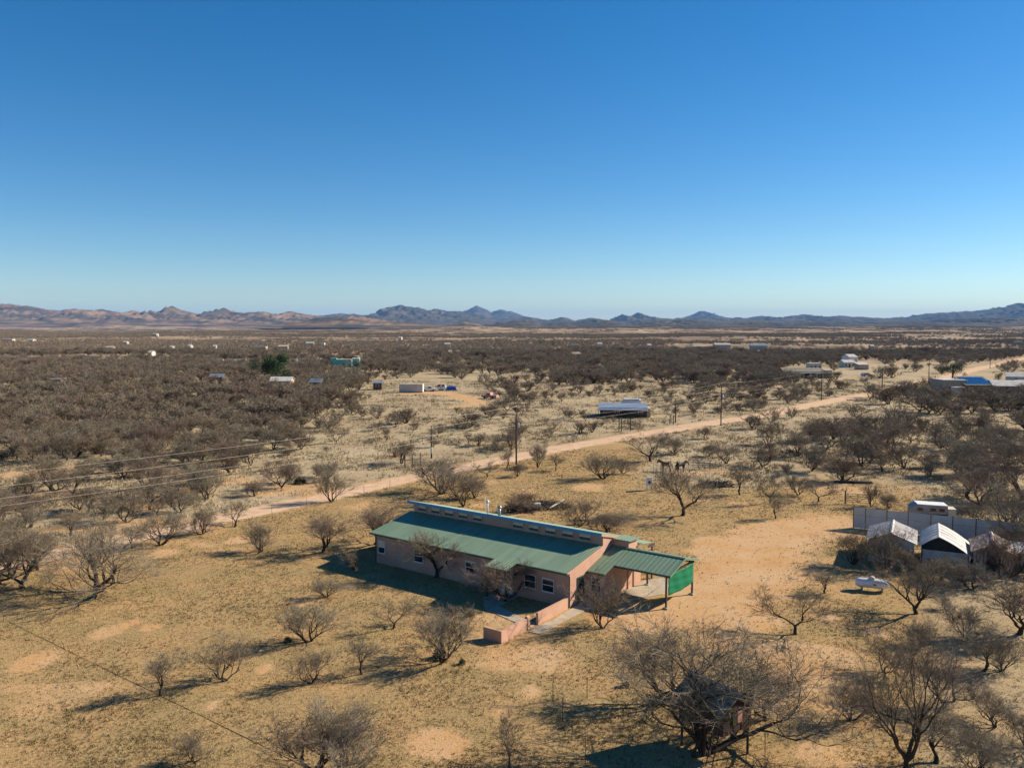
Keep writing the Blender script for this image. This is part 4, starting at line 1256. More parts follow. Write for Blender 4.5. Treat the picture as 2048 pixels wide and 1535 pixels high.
def shed(label, cx_, cy_, ang, W, D, hw_, hr, wallm, roofm, rel_apex=0.5, opening=None, lowpanel=None, eave_r=None, rounded=False):
    """front centre at (cx,cy); ang = direction of the front from left to right"""
    t = thing('shed', label, 'shed', (cx_, cy_, 0), ang)
    xa = -W / 2 + W * rel_apex
    er = eave_r or hw_
    body = MB().extrude_y([(-W / 2, -0.1), (W / 2, -0.1), (W / 2, er), (xa, hr), (-W / 2, hw_)], 0, D)
    part('wall', body, wallm, t)
    def slope(x0, z0, x1, z1, nm):
        m = MB().ribbed(-0.25, D + 0.2, x0, z0, x1, z1, pitch=0.45, rh=0.03)
        m.v = [(y, x, z) for x, y, z in m.v]
        m.f = [tuple(reversed(f)) for f in m.f]
        part('roof', m, roofm, t)
    sl = (hr - hw_) / (xa + W / 2); sr = (hr - er) / (W / 2 - xa)
    if rounded:
        def side(xe, ze):
            k = 7
            out = []
            for i in range(k + 1):
                q = i / k
                out.append((xe + (xa - xe) * q, ze + (hr + 0.05 - ze) * (0.62 * q + 0.38 * math.sin(q * math.pi / 2) ** 0.85)))
            return out
        for xe, ze in ((-W / 2 - 0.2, hw_ - 0.2), (W / 2 + 0.35, er - 0.35)):
            p = side(xe, ze)
            part('roof', MB().extrude_y(p + [(x, z + 0.06) for x, z in reversed(p)], -0.25, D + 0.2), roofm, t)
        for j in range(1, 5):
            y0 = D * j / 5
            p = side(-W / 2 - 0.2, hw_ - 0.2) + side(W / 2 + 0.35, er - 0.35)[::-1]
            part('roof_strap', MB().tube([(x, y0, z + 0.07) for x, z in p], 0.03, 4), white_paint, t)
    else:
        slope(-W / 2 - 0.25, hw_ + 0.05 - sl * 0.25, xa, hr + 0.05, 'l')
        slope(W / 2 + 0.25, er + 0.05 - sr * 0.25, xa, hr + 0.05, 'r')
    part('ridge_cap', MB().extrude_y([(xa - 0.15, hr + 0.05), (xa, hr + 0.10), (xa + 0.15, hr + 0.05), (xa, hr + 0.14)], -0.25, D + 0.2), roofm, t)
    if opening:
        x0, x1, z0, z1 = opening
        d = part('door', MB().box(x0, x1, -0.05, -0.004, z0, z1), junk_dark, t)
        part('frame', MB().box(x0 - 0.06, x0, -0.07, -0.003, z0, z1).box(x1, x1 + 0.06, -0.07, -0.003, z0, z1).box(x0 - 0.06, x1 + 0.06, -0.07, -0.003, z1, z1 + 0.06), wood_old, d)
    if lowpanel:
        part('sheet', MB().box(-W / 2 + 0.1, W / 2 - 0.1, -0.09, -0.06, 0.2, lowpanel), tin_white, t)
    return t
SA = math.atan2(-0.447, 0.894)
shed('white-roofed gabled shed nearest the bare drive, grey front wall', 36.3, 78.0, SA, 4.0, 5.4, 2.2, 2.95, white_roof, tin_white, 0.5, None)
shed('middle shed with a rounded pale translucent roof and dark front', 40.4, 75.9, SA, 4.0, 5.6, 2.15, 3.0, junk_dark, tin_white, 0.36, None, 1.75, 1.65, True)
shed('rusty-roofed gabled shed, rightmost of the three', 44.0, 74.3, SA, 3.2, 4.6, 2.1, 2.85, tin_rust, tin_rust, 0.5, (-0.5, 0.5, 0, 1.8))
lt = thing('lean_to', 'low lean-to with a pale sheet roof half hidden at the right edge', 'shed', (48.0, 75.2, 0), SA)
part('roof', MB().ribbed(-1.6, 1.6, -1.4, 2.0, 1.6, 2.35), white_roof, lt)
for x in (-1.45, 1.45):
    for y in (-1.25, 1.45):
        part('post', MB().box(x - 0.05, x + 0.05, y - 0.05, y + 0.05, -0.1, 2.05 + 0.1 * y), wood_old, lt)
part('back_wall', MB().box(-1.5, 1.5, 1.5, 1.56, 0, 2.2), tin_rust, lt)

# camper parked behind the fence
cm = thing('camper_trailer', 'white camper trailer parked behind the grey metal fence', 'trailer', (48.6, 95.5, 0), math.radians(-14))
part('body', MB().extrude_y([(-2.3, 0.75), (-2.05, 0.5), (2.2, 0.5), (2.2, 2.13), (-1.55, 2.2), (-2.3, 1.75)], -1.1, 1.1), M('shaded_camper_side', (0.34, 0.31, 0.29), (0.26, 0.235, 0.22), 1.0, 0.5), cm)  # white body given a darker colour to stand for its shaded side
part('stripe', MB().box(-2.0, 2.18, -1.125, -1.103, 0.75, 1.05), wood_red, cm)
part('roof', MB().extrude_y([(-1.55, 2.205), (2.2, 2.135), (2.22, 2.2), (-1.55, 2.28)], -1.14, 1.14), white_paint, cm)
for x in (-1.2, 0.4, 1.5):
    wv = part('window', MB().box(x - 0.35, x + 0.35, -1.115, -1.102, 1.35, 1.8), glass_dark, cm)
    part('frame', MB().box(x - 0.39, x + 0.39, -1.112, -1.1015, 1.8, 1.84).box(x - 0.39, x + 0.39, -1.112, -1.1015, 1.31, 1.35), galv, wv)
for x in (-0.6, 0.35):
    for y in (-0.95, 0.95):
        wh_ = MB().lathe([(0.12, -0.1), (0.33, -0.1), (0.33, 0.1), (0.12, 0.1)], 12)
        wh_.v = [(a + x, c + y, b + 0.33) for a, b, c in wh_.v]
        part('wheel', wh_, rubber, cm)
part('cargo_box', MB().box(2.3, 3.3, -0.9, 0.9, 0.4, 1.75), cream, cm)
part('tow_bar', MB().bar((-2.2, 0, 0.55), (-3.2, 0, 0.5), 0.12), steel_rail, cm)
cm.scale = (0.86, 0.9, 0.9)

# propane tank
tk = thing('propane_tank', 'white horizontal propane tank on short legs in the dry grass', 'tank', (30.95, 69.75, 0), math.atan2(-0.8, 2.24))
prof = [(0.02, -1.38), (0.14, -1.36), (0.27, -1.28), (0.36, -1.16), (0.40, -1.0), (0.40, 1.0), (0.36, 1.16), (0.27, 1.28), (0.14, 1.36), (0.02, 1.38)]
b_ = MB().lathe(prof, 20)
b_.v = [(z, y, x + 0.68) for x, y, z in b_.v]
b_.f = [tuple(reversed(f)) for f in b_.f]
bd = part('body', b_, tank_white, tk, True)
for x in (-0.8, 0.8):
    part('leg', MB().box(x - 0.07, x + 0.07, -0.28, 0.28, -0.03, 0.36), concrete, tk)
dm = part('valve_cover', MB().lathe([(0.22, 1.02), (0.22, 1.20), (0.17, 1.26), (0.02, 1.28)], 14), cream, tk, True)
part('marking', MB().box(0.05, 0.32, -0.408, -0.399, 0.62, 0.72), junk_dark, tk)

# field gate
ga, gb = G(1692, 1006), G(1739, 1010)
gt = thing('field_gate', 'dark steel field gate with diagonal braces at the right of the yard', 'gate', ga, math.atan2(gb.y - ga.y, gb.x - ga.x))
gl = (gb - ga).length
for z in (0.25, 0.5, 0.75, 1.0, 1.3):
    part('rail', MB().bar((0.08, 0, z), (gl - 0.08, 0, z), 0.055), steel_rail, gt)
for x in (0.08, gl / 2, gl - 0.08):
    part('upright', MB().bar((x, 0.06, 0.2), (x, 0.06, 1.33), 0.06), steel_rail, gt)
part('brace', MB().bar((0.1, -0.06, 1.25), (gl / 2, -0.06, 0.28), 0.05), steel_rail, gt)
part('brace', MB().bar((gl - 0.1, -0.06, 1.25), (gl / 2, -0.06, 0.28), 0.05), steel_rail, gt)
for x in (-0.1, gl + 0.1):
    part('gate_post', MB().tube([(x, 0, -0.2), (x, 0, 1.65)], 0.09, 8), wood_pole, gt)

# ------------------------------------------------------------------ tree house
def planks(parent, a, b, z0, z1, n, mat, name='plank', jit=0.05, out=0.03):
    """upright boards from a to b"""
    a = Vector(a); b = Vector(b)
    d = (b - a) / n
    for i in range(n):
        p = a + d * i; q = a + d * (i + 0.93)
        nv = Vector((d.y, -d.x, 0)).normalized() * random.uniform(0, out)
        c0, c1 = p + nv, q + nv
        w = Vector((d.y, -d.x, 0)).normalized() * 0.025
        zb, zt = z0 + random.uniform(-jit, jit), z1 + random.uniform(-jit, jit)
        v = [c0 - w, c1 - w, c1 + w, c0 + w]
        m = MB().add([(x.x, x.y, zb) for x in v] + [(x.x, x.y, zt) for x in v], [(0, 3, 2, 1), (4, 5, 6, 7), (0, 1, 5, 4), (1, 2, 6, 5), (2, 3, 7, 6), (3, 0, 4, 7)])
        part(name, m, mat, parent)
TH = Vector((10.95, 43.3, 0))
TA = math.atan2(-2.5, 1.75)      # ridge direction (local x)
th_ = thing('tree_house', 'dark plank tree house with a tin gable roof on posts in the big mesquite', 'tree house', TH, TA)
L2, B2 = 1.5, 1.12
part('floor', MB().box(-L2, L2, -B2, B2, 1.62, 1.74), wood_old, th_)
for a, b in [((-L2, -B2), (L2, -B2)), ((L2, -B2), (L2, B2)), ((L2, B2), (-L2, B2)), ((-L2, B2), (-L2, -B2))]:
    Ls = math.hypot(b[0] - a[0], b[1] - a[1])
    wl = part('wall', MB().bar((a[0] * 0.97, a[1] * 0.97, 2.4), (b[0] * 0.97, b[1] * 0.97, 2.4), 0.05, 1.3), junk_dark, th_)
    planks(wl, (a[0], a[1], 0), (b[0], b[1], 0), 1.60, 3.02, int(Ls / 0.2), wood_old if a[0] < 0 else wood_red)
part('gable', MB().extrude_x([(-B2, 3.0), (B2, 3.0), (0, 3.62)], L2 - 0.06, L2 - 0.01), wood_old, th_)
part('gable', MB().extrude_x([(-B2, 3.0), (B2, 3.0), (0, 3.62)], -L2 + 0.01, -L2 + 0.06), wood_old, th_)
for s in (-1, 1):
    for i in range(5):
        x0 = -L2 - 0.25 + i * 0.7
        m = MB().ribbed(x0, x0 + 0.695, s * (B2 + 0.3), 2.90 + random.uniform(-.02, .02) + 0.012 * (i % 2), 0.0, 3.70 + 0.012 * (i % 2), pitch=0.14, rh=0.02, th=0.012)
        part('roof_sheet', m, tin_grey, th_)
part('ridge_cap', MB().extrude_x([(-0.14, 3.67), (0, 3.76), (0.14, 3.67), (0, 3.79)], -L2 - 0.25, L2 + 0.25), galv, th_)
wn_ = part('window', MB().box(L2 + 0.05, L2 + 0.07, -0.45, 0.35, 2.15, 2.75), junk_dark, th_)
part('curtain', MB().box(L2 + 0.072, L2 + 0.09, -0.05, 0.30, 2.1, 2.7), pink_paint, wn_)
part('curtain', MB().box(L2 + 0.072, L2 + 0.09, -0.42, -0.12, 2.05, 2.7), shrub_leaf, wn_)
for x, y in [(-L2 + 0.1, -B2 + 0.1), (-L2 + 0.1, B2 - 0.1), (L2 - 0.1, B2 - 0.1), (0.2, -B2 + 0.1)]:
    part('post', MB().tube([(x, y, -0.2), (x, y, 1.65)], 0.07, 7), wood_red, th_)
part('ladder', MB().bar((0.9, -B2 - 0.55, 0), (0.9, -B2 - 0.05, 1.7), 0.05).bar((1.3, -B2 - 0.55, 0), (1.3, -B2 - 0.05, 1.7), 0.05), wood_old, th_)
for k in range(5):
    part('rung', MB().bar((0.9, -B2 - 0.5 + k * 0.1, 0.2 + k * 0.32), (1.3, -B2 - 0.5 + k * 0.1, 0.2 + k * 0.32), 0.04), wood_old, th_)

# ------------------------------------------------------------------ utility poles and wires
def pole(x, y, h, label, arms=True, z0=None):
    z0 = tz(x, y) if z0 is None else z0
    t = thing('utility_pole', label, 'pole', (x, y, z0))
    part('shaft', MB().tube([(0, 0, -0.5), (0, 0, h * 0.5), (0, 0, h)], [0.15, 0.13, 0.10], 8), wood_pole, t, True)
    if arms:
        for k, z in enumerate((h - 0.1, h - 1.15)):
            part('insulator', MB().lathe([(0.02, 0), (0.06, 0.02), (0.05, 0.08), (0.07, 0.12), (0.03, 0.18)], 8, (0, 0, z + (0.1 if k == 0 else 0))), white_paint, t)
        part('bracket', MB().box(-0.22, 0.22, -0.05, 0.05, h - 2.3, h - 2.15), steel_rail, t)
    return t
POLES = [(-63.0, 58.5), (0.7, 133.7), (47.0, 185.2), (92.0, 245.5), (160.1, 317.6), (245.0, 424.1)]
plabels = ['', 'near wooden utility pole beside the dirt road, centre of the picture', 'wooden utility pole right of the neighbour house, with a grey transformer', 'wooden utility pole above the bend of the road', 'distant utility pole near the solar-roofed building', 'farthest utility pole where the road leaves the picture']
PH = 9.4
for i, (x, y) in enumerate(POLES):
    if i == 0:
        continue
    t = pole(x, y, PH, plabels[i])
    if i in (1, 2):
        part('transformer', MB().lathe([(0.18, 0), (0.22, 0.05), (0.22, 0.6), (0.15, 0.68), (0.03, 0.7)], 10, (0.3, -0.05, PH - 3.3)), galv, t)
wire_mat = M('aluminium_wire', (0.42, 0.37, 0.29), None, 3, 0.6, 0.2)
WN = ['top', 'second', 'third', 'lowest']
for k, (z, off) in enumerate([(9.45, 0.0), (8.3, 0.12), (7.15, -0.12), (6.45, 0.1)]):
    m = MB()
    pts = []
    for i in range(len(POLES) - 1):
        (x0, y0), (x1, y1) = POLES[i], POLES[i + 1]
        za, zb = z + tz(x0, y0), z + tz(x1, y1)
        if i == 0:
            za = z
        n = 14
        for j in range(n + (i == len(POLES) - 2)):
            t = j / n
            pts.append((x0 + (x1 - x0) * t + off, y0 + (y1 - y0) * t, za + (zb - za) * t - 4 * 0.75 * t * (1 - t)))
    rads = [0.016 if i < 15 else 0.010 if i < 29 else 0.006 for i in range(len(pts))]
    m.tube(pts, rads, 4, False)
    tag(link('power_line', m.mesh('power_line', wire_mat)), '%s of the four power line wires strung along the dirt road' % WN[k], 'wire')
mp_ = pole(-13.7, 139.7, 5.6, 'short pole with a white meter box, left of the near utility pole', False)
part('meter_box', MB().box(-0.14, 0.14, -0.34, -0.15, 0.9, 1.9), white_paint, mp_)
pole(37.7, 189.9, 5.6, 'slim short pole in front of the neighbour house yard', False)
pole(121.9, 272.0, 8.5, 'slim utility pole between the bend and the far building', False)

# fence posts
ORD = ['first', 'second', 'third', 'fourth', 'fifth', 'sixth', 'seventh', 'eighth', 'ninth', 'tenth', 'eleventh', 'twelfth', 'thirteenth', 'fourteenth']
tp_a = MB().box(-0.02, 0.02, -0.005, 0.005, -0.3, 1.35).box(-0.004, 0.004, -0.03, -0.006, -0.3, 1.35).box(-0.02, 0.02, -0.009, 0.009, 1.36, 1.42)
tp_mesh = tp_a.mesh('fence_post', steel_rail)
def tposts(pts, what, group):
    for i, (x, y) in enumerate(pts):
        g = G(x, y)
        o = link('fence_post', tp_mesh, None, (g.x, g.y, 0), random.uniform(-.4, .4))
        tag(o, 'thin steel fence post, %s from the left %s' % (ORD[i], what), 'fence post', group)
        o.rotation_euler.x = random.uniform(-.04, .04)
tposts([(7, 1242), (70, 1198), (173, 1139), (302, 1085), (389, 1068), (465, 1051), (544, 1032), (614, 1017), (673, 1003), (728, 991), (780, 978)], 'along the near road verge', 'steel posts along the near road verge')
tposts([(1106, 1401), (1125, 1442), (1144, 1476), (1171, 1526), (1174, 1399), (1530, 1516), (1496, 1478), (1578, 1476)], 'in the wire pen around the tree house', 'steel posts of the tree house pen')
tposts([(675, 928), (695, 926), (708, 921), (740, 927)], 'beyond the road near the red barrel', 'steel posts beyond the road')
ca, cb = G(18, 1243), G(640, 1547)
tag(link('cable', MB().tube([(ca.x + (cb.x - ca.x) * t, ca.y + (cb.y - ca.y) * t, 0.02 + 0.008 * math.sin(t * 40)) for t in np.linspace(0, 1, 30)], 0.013, 5).mesh('cable', junk_dark)), 'thin dark cable running straight across the lower left lawn', 'cable')

# H-brace gateways
def brace(pts, label, h=1.9):
    g0 = G(*pts[0])
    t = thing('fence_brace', label, 'fence', g0)
    ps = [G(*p) - g0 for p in pts]
    for p in ps:
        part('post', MB().tube([p + Vector((0, 0, -0.2)), p + Vector((0, 0, h * random.uniform(0.9, 1.05)))], 0.10, 7), wood_pole, t)
    for p, q in zip(ps[:-1], ps[1:]):
        part('rail', MB().tube([p + Vector((0, 0, h * 0.55)), q + Vector((0, 0, h * 0.55))], 0.06, 6), wood_pole, t)
brace([(810, 936), (825, 934), (841, 931)], 'wooden fence brace of three posts beside the short meter pole', 2.2)
brace([(1238, 864), (1243, 862), (1261, 861)], 'wooden gate posts by the road below the neighbour house', 3.0)
brace([(1340, 849), (1347, 848)], 'pair of short gate posts right of the neighbour house', 2.2)
brace([(864, 811), (868, 811)], 'pair of short red posts below the cream container', 2.0)
rb = G(790, 914)
bar_ = thing('barrel', 'red oil drum standing in the straw beyond the road', 'barrel', rb)
part('drum', MB().lathe([(0.28, 0), (0.30, 0.02), (0.30, 0.30), (0.315, 0.32), (0.30, 0.34), (0.30, 0.60), (0.315, 0.62), (0.30, 0.64), (0.30, 0.92), (0.28, 0.94)], 14), red_paint, bar_, True)
# ------------------------------------------------------------------ horses, corral, yard junk
def horse(label, g, rz, mat, head_up=True):
    t = thing('horse', label, 'horse', g, rz)
    # joints: x forward
    J = {'croup': (-0.62, 0, 1.42, .27), 'loin': (-0.25, 0, 1.36, .28), 'back': (0.1, 0, 1.34, .29), 'withers': (0.48, 0, 1.44, .27), 'neck1': (0.80, 0, 1.56, .20), 'neck2': (1.05, 0, 1.74, .15), 'poll': (1.20, 0, 1.84, .13),
         'brow': (1.34, 0, 1.73, .12), 'nose': (1.54, 0, 1.46, .085), 'muz': (1.60, 0, 1.38, .075), 'chest': (0.62, 0, 1.15, .22), 'dock': (-0.86, 0, 1.38, .06), 'tail1': (-0.98, 0, 1.1, .06), 'tail2': (-1.0, 0, 0.62, .04)}
    E = [('croup', 'loin'), ('loin', 'back'), ('back', 'withers'), ('withers', 'neck1'), ('neck1', 'neck2'), ('neck2', 'poll'), ('poll', 'brow'), ('brow', 'nose'), ('nose', 'muz'), ('withers', 'chest'), ('croup', 'dock'), ('dock', 'tail1'), ('tail1', 'tail2')]
    for s, k in ((1, 'l'), (-1, 'r')):
        dx = 0.07 * s
        J.update({'sh' + k: (0.52, .14 * s, 1.0, .13), 'fk' + k: (0.50 + dx, .15 * s, 0.56, .06), 'ff' + k: (0.50 + dx, .15 * s, 0.12, .045), 'fh' + k: (0.54 + dx, .15 * s, 0.03, .06),
                  'hi' + k: (-0.62, .15 * s, 1.05, .18), 'st' + k: (-0.50 - dx, .16 * s, 0.80, .12), 'ho' + k: (-0.74 - dx, .15 * s, 0.52, .065), 'hf' + k: (-0.70 - dx, .15 * s, 0.12, .045), 'hh' + k: (-0.66 - dx, .15 * s, 0.03, .06), 'ear' + k: (1.20, .06 * s, 1.98, .03)})
        E += [('chest', 'sh' + k), ('sh' + k, 'fk' + k), ('fk' + k, 'ff' + k), ('ff' + k, 'fh' + k), ('croup', 'hi' + k), ('hi' + k, 'st' + k), ('st' + k, 'ho' + k), ('ho' + k, 'hf' + k), ('hf' + k, 'hh' + k), ('poll', 'ear' + k)]
    ks = list(J)
    me = bpy.data.meshes.new('body')
    me.from_pydata([J[k][:3] for k in ks], [(ks.index(a), ks.index(b)) for a, b in E], [])
    me.materials.append(mat)
    o = link('body', me, t)
    sk = o.modifiers.new('skin', 'SKIN')
    sk.use_smooth_shade = True
    ly = me.skin_vertices[0].data
    for i, k in enumerate(ks):
        ly[i].radius = (J[k][3] * 1.22, J[k][3] * 1.22)
        ly[i].use_root = (k == 'loin')
    o.modifiers.new('sub', 'SUBSURF').levels = 1
    o.modifiers['sub'].render_levels = 1
    part('mane', MB().tube([(0.5, 0, 1.74), (0.78, 0, 1.80), (1.02, 0, 1.93), (1.18, 0, 2.0)], [0.03, 0.06, 0.06, 0.03], 5), mane_mat, t)
    part('tail', MB().tube([(-0.88, 0, 1.40), (-1.02, 0, 1.1), (-1.04, 0, 0.55)], [0.07, 0.08, 0.03], 6), mane_mat, t)
    o.scale = (0.92, 0.92, 0.92)
    for c in t.children:
        c.scale = (0.92, 0.92, 0.92)
    return t
horse('bay horse with a dark head standing behind the corral panels, facing left', G(1332, 943), math.radians(160), horse_bay)
horse('darker horse partly behind the curved-trunk tree crown, in the corral', G(1361, 945), math.radians(20), horse_dark)

def corral_panel(p, q, label, mat):
    a, b = G(*p), G(*q)
    t = thing('corral_panel', label, 'fence', a, math.atan2(b.y - a.y, b.x - a.x))
    L = (b - a).length
    for z in (0.35, 0.7, 1.05, 1.4):
        part('rail', MB().bar((0, 0, z), (L, 0, z), 0.05), mat, t)
    for x in (0.03, L / 2, L - 0.03):
        part('upright', MB().bar((x, 0.051, -0.05), (x, 0.051, 1.48), 0.06), mat, t)
corral_panel((1307, 944), (1322, 940), 'pale pipe corral panel left of the bay horse', galv)
corral_panel((1322, 936), (1342, 934), 'pale pipe corral panel behind the bay horse', galv)
corral_panel((1376, 937), (1396, 938), 'dark pipe corral panel right of the darker horse', steel_rail)
corral_panel((1397, 938), (1419, 939), 'dark pipe corral panel in the middle of the right run', steel_rail)
corral_panel((1420, 939), (1443, 941), 'dark pipe corral panel at the right end of the run', steel_rail)

# white box on legs
wb = thing('well_box', 'small white box on legs beside the curved-trunk tree', 'box', G(1298, 980))
part('cabinet', MB().box(-0.35, 0.35, -0.3, 0.3, 0.7, 1.7), white_paint, wb)
part('lid', MB().box(-0.42, 0.42, -0.37, 0.37, 1.703, 1.78), white_roof, wb)
part('vent', MB().box(-0.15, 0.15, -0.32, -0.302, 1.0, 1.35), junk_dark, wb)
for x in (-0.3, 0.3):
    for y in (-0.25, 0.25):
        part('leg', MB().box(x - 0.04, x + 0.04, y - 0.04, y + 0.04, -0.05, 0.7), white_paint, wb)

def heap(name, label, cat, g, n, R, H, ln, rad, mat, seed, flat=False):
    r = random.Random(seed)
    m = MB()
    for k in range(n):
        a = r.uniform(0, 6.28); q = R * math.sqrt(r.random())
        c = Vector((math.cos(a) * q * 1.6, math.sin(a) * q * 0.8, H * r.random() * (1 - q / R * 0.7) + rad))
        d = Vector((r.uniform(-1, 1), r.uniform(-1, 1), r.uniform(-.25, .35))).normalized() * ln * r.uniform(0.4, 1.0) * 0.5
        e = c + d + Vector((0, 0, r.uniform(-.05, .15)))
        s = c - d
        s.z = max(s.z, 0.02); e.z = max(e.z, 0.02)
        m.tube([s, c + Vector((r.uniform(-.1, .1), r.uniform(-.1, .1), 0)), e], [rad, rad * 0.9, rad * 0.5], 4, False)
    return tag(link(name, m.mesh(name, mat), None, g), label, cat)
heap('brush_pile', 'long dark pile of cut branches behind the house', 'brush pile', G(1075, 1014), 260, 2.6, 0.9, 2.4, 0.035, junk_dark, 3)
heap('brush_pile', 'dark low pile of branches under the mesquite at the left end of the brush heap', 'brush pile', G(1040, 1022), 120, 1.4, 0.6, 1.8, 0.035, junk_dark, 4)
heap('scrap_heap', 'dark low scrap heap right of the curved-trunk tree', 'heap', G(1432, 972), 90, 1.4, 0.8, 2.0, 0.08, junk_dark, 5)
heap('brush_pile', 'dark tangle of dead branches at the foot of the tree house mesquite', 'brush pile', G(1345, 1402), 90, 1.0, 0.5, 1.5, 0.03, junk_dark, 6)
wc = thing('cabinet', 'white cabinet lying in the brush pile behind the house', 'cabinet', G(1074, 1019), 0.35)
part('carcass', MB().box(-0.4, 0.4, -0.3, 0.3, 0, 0.85), white_paint, wc)
part('door', MB().box(-0.36, 0.36, -0.335, -0.303, 0.06, 0.8), cream, wc)
pk = G(1098, 1020); pk2 = G(1128, 1010)
tag(link('plank', MB().bar((0, 0, 0.25), (pk2.x - pk.x, pk2.y - pk.y, 0.75), 0.22, 0.06).mesh('plank', cream), None, pk), 'long pale plank leaning on the brush pile behind the house', 'plank')
tb_ = thing('bench', 'low dark bench under the mesquite behind the house roof', 'bench', G(1163, 1048), 0.1)
part('seat', MB().box(-1.0, 1.0, -0.25, 0.25, 0.42, 0.50), junk_dark, tb_)
for x in (-0.8, 0.8):
    part('leg', MB().box(x - 0.06, x + 0.06, -0.2, 0.2, -0.03, 0.42), junk_dark, tb_)
fb = thing('feed_bin', 'dark slatted feed bin standing in the straw at right', 'bin', G(1687, 943), 0.1)
part('bin', MB().box(-0.85, 0.85, -0.5, 0.5, 0.12, 0.9), junk_dark, fb)
for k in range(9):
    x = -0.8 + k * 0.2
    part('slat', MB().box(x - 0.07, x + 0.07, -0.53, -0.503, 0.1, 0.95), wood_old, fb)
part('rail', MB().box(-0.9, 0.9, -0.56, -0.533, 0.85, 0.95), wood_old, fb)
st = thing('pipe_stack', 'long stack of dark pipes lying on the straw above the gate', 'pipe stack', G(1710, 966), -0.18)
for k in range(7):
    part('pipe', MB().tube([(-2.6 + random.uniform(-.3, .3), -0.3 + (k % 4) * 0.2, 0.1 + 0.16 * (k // 4)), (2.4 + random.uniform(-.3, .3), -0.3 + (k % 4) * 0.2 + random.uniform(-.1, .1), 0.1 + 0.16 * (k // 4))], 0.085, 7), tin_grey if k % 2 else junk_dark, st)

# round shrubs and clumps
def clump(name, label, g, R, H, n, mat, seed, spiky=False):
    r = random.Random(seed)
    m = MB()
    for k in range(n):
        az, el = r.uniform(0, 6.28), math.acos(r.uniform(0.0, 1))
        d = Vector((math.cos(az) * math.sin(el) * R, math.sin(az) * math.sin(el) * R, math.cos(el) * H + 0.02))
        a = d * r.uniform(0.0, 0.25) if spiky else d * r.uniform(0.35, 0.9)
        b = d * r.uniform(0.8, 1.1) + Vector((r.gauss(0, R * .06), r.gauss(0, R * .06), r.gauss(0, H * .05)))
        if not spiky:
            b = a + (b - a).normalized() * R * 0.35 if (b - a).length > 1e-4 else a + Vector((0, 0, R * .3))
        s = (b - a).cross(Vector((r.uniform(-1, 1), r.uniform(-1, 1), r.uniform(-1, 1)))).normalized() * R * (0.02 if spiky else 0.07)
        m.add([a + s, a - s, b], [(0, 1, 2)])
    o = thing(name, label, 'shrub', g)
    part('foliage', m, mat, o)
    part('stem', MB().tube([(0, 0, -0.1), (0.02, 0, H * 0.4)], [R * 0.12, R * 0.06], 5), bark_mat, o)
    return o
clump('round_shrub', 'small round dark shrub left of the V-shaped lawn tree', G(575, 1284), 0.32, 0.45, 420, shrub_leaf, 1)
clump('round_shrub', 'small round dark shrub right of the large spreading lawn mesquite', G(924, 1327), 0.26, 0.42, 420, shrub_leaf, 2)
clump('leafy_clump', 'grey-green clump at the foot of the large spreading lawn mesquite', G(879, 1314), 0.5, 0.75, 500, shrub_leaf, 3)
clump('round_shrub', 'small dark bush left of the tree house at its left neighbour tree', G(1250, 1372), 0.3, 0.5, 420, shrub_leaf, 4)
clump('spiky_shrub', 'pale spiky shrub at the edge of the house shadow', G(905, 1228), 0.75, 1.0, 260, twig_mat, 5, True)
clump('spiky_shrub', 'pale spiky shrub beside the other one, nearer the gateway', G(938, 1232), 0.65, 0.85, 240, twig_mat, 6, True)
clump('spiky_shrub', 'dry weeds growing against the carport side room', hw(2.2, 5.2), 0.6, 0.7, 200, twig_mat, 7, True)
clump('leafy_clump', 'grey-green clump on the far verge below the dark mesquite', G(600, 966), 0.9, 1.0, 500, shrub_leaf, 8)
clump('leafy_clump', 'dark clump between the field gate and the fence', G(1755, 1030), 0.6, 0.9, 400, shrub_leaf, 9)

# ------------------------------------------------------------------ evergreens
def evergreen(label, bx, by, top, wpx, seed, n=5200):
    g = G(bx, by); s = mpp(g.y)
    H, W = (by - top) * s, wpx * s
    r = random.Random(seed)
    o = thing('evergreen_tree', label, 'tree', (g.x, g.y, tz(g.x, g.y)))
    part('trunk', MB().tube([(0, 0, -0.3), (0.1, 0, H * 0.35), (0, 0.1, H * 0.75)], [W * 0.05, W * 0.04, W * 0.015], 7), bark_mat, o, True)
    lobes = [(r.gauss(0, W * .22), r.gauss(0, W * .22), H * r.uniform(0.25, 0.88), W * r.uniform(.12, .24)) for _ in range(22)]
    m = MB()
    for k in range(n):
        x, y, z, R = r.choice(lobes)
        d = Vector((r.gauss(0, 1), r.gauss(0, 1), r.gauss(0, .8))).normalized() * R * r.uniform(0.55, 1.08)
        c = Vector((x, y, z)) + d
        a = Vector((r.gauss(0, 1), r.gauss(0, 1), r.gauss(0, 1))).normalized() * W * 0.03
        b = a.cross(d).normalized() * W * 0.016
        m.add([c - b, c + b, c + a * r.uniform(0.7, 1.5)], [(0, 1, 2)])
    part('crown', m, leaf_dark, o)
evergreen('large dark green evergreen standing alone in the left thicket', 546, 766, 708, 64, 1, 6500)
evergreen('dark green evergreen left of the solar-roofed building', 1905, 757, 724, 40, 2, 2600)
evergreen('dark evergreen in the far woods above the parked silver-blue car', 1783, 716, 697, 16, 3, 900)
evergreen('small dark evergreen left of the teal house', 650, 738, 719, 22, 4, 900)
evergreen('dark evergreen in the middle of the distant plain', 1080, 690, 676, 16, 5, 700)
evergreen('dark evergreen on the distant plain right of the middle one', 1105, 692, 682, 12, 6, 700)
evergreen('small dark evergreen by the white houses at right', 1713, 733, 716, 12, 7, 700)
evergreen('dark evergreen beside the distant long white school-like buildings', 1381, 697, 681, 12, 8, 600)
evergreen('olive evergreen behind the roofs at the right edge', 1997, 762, 742, 22, 9, 1500)
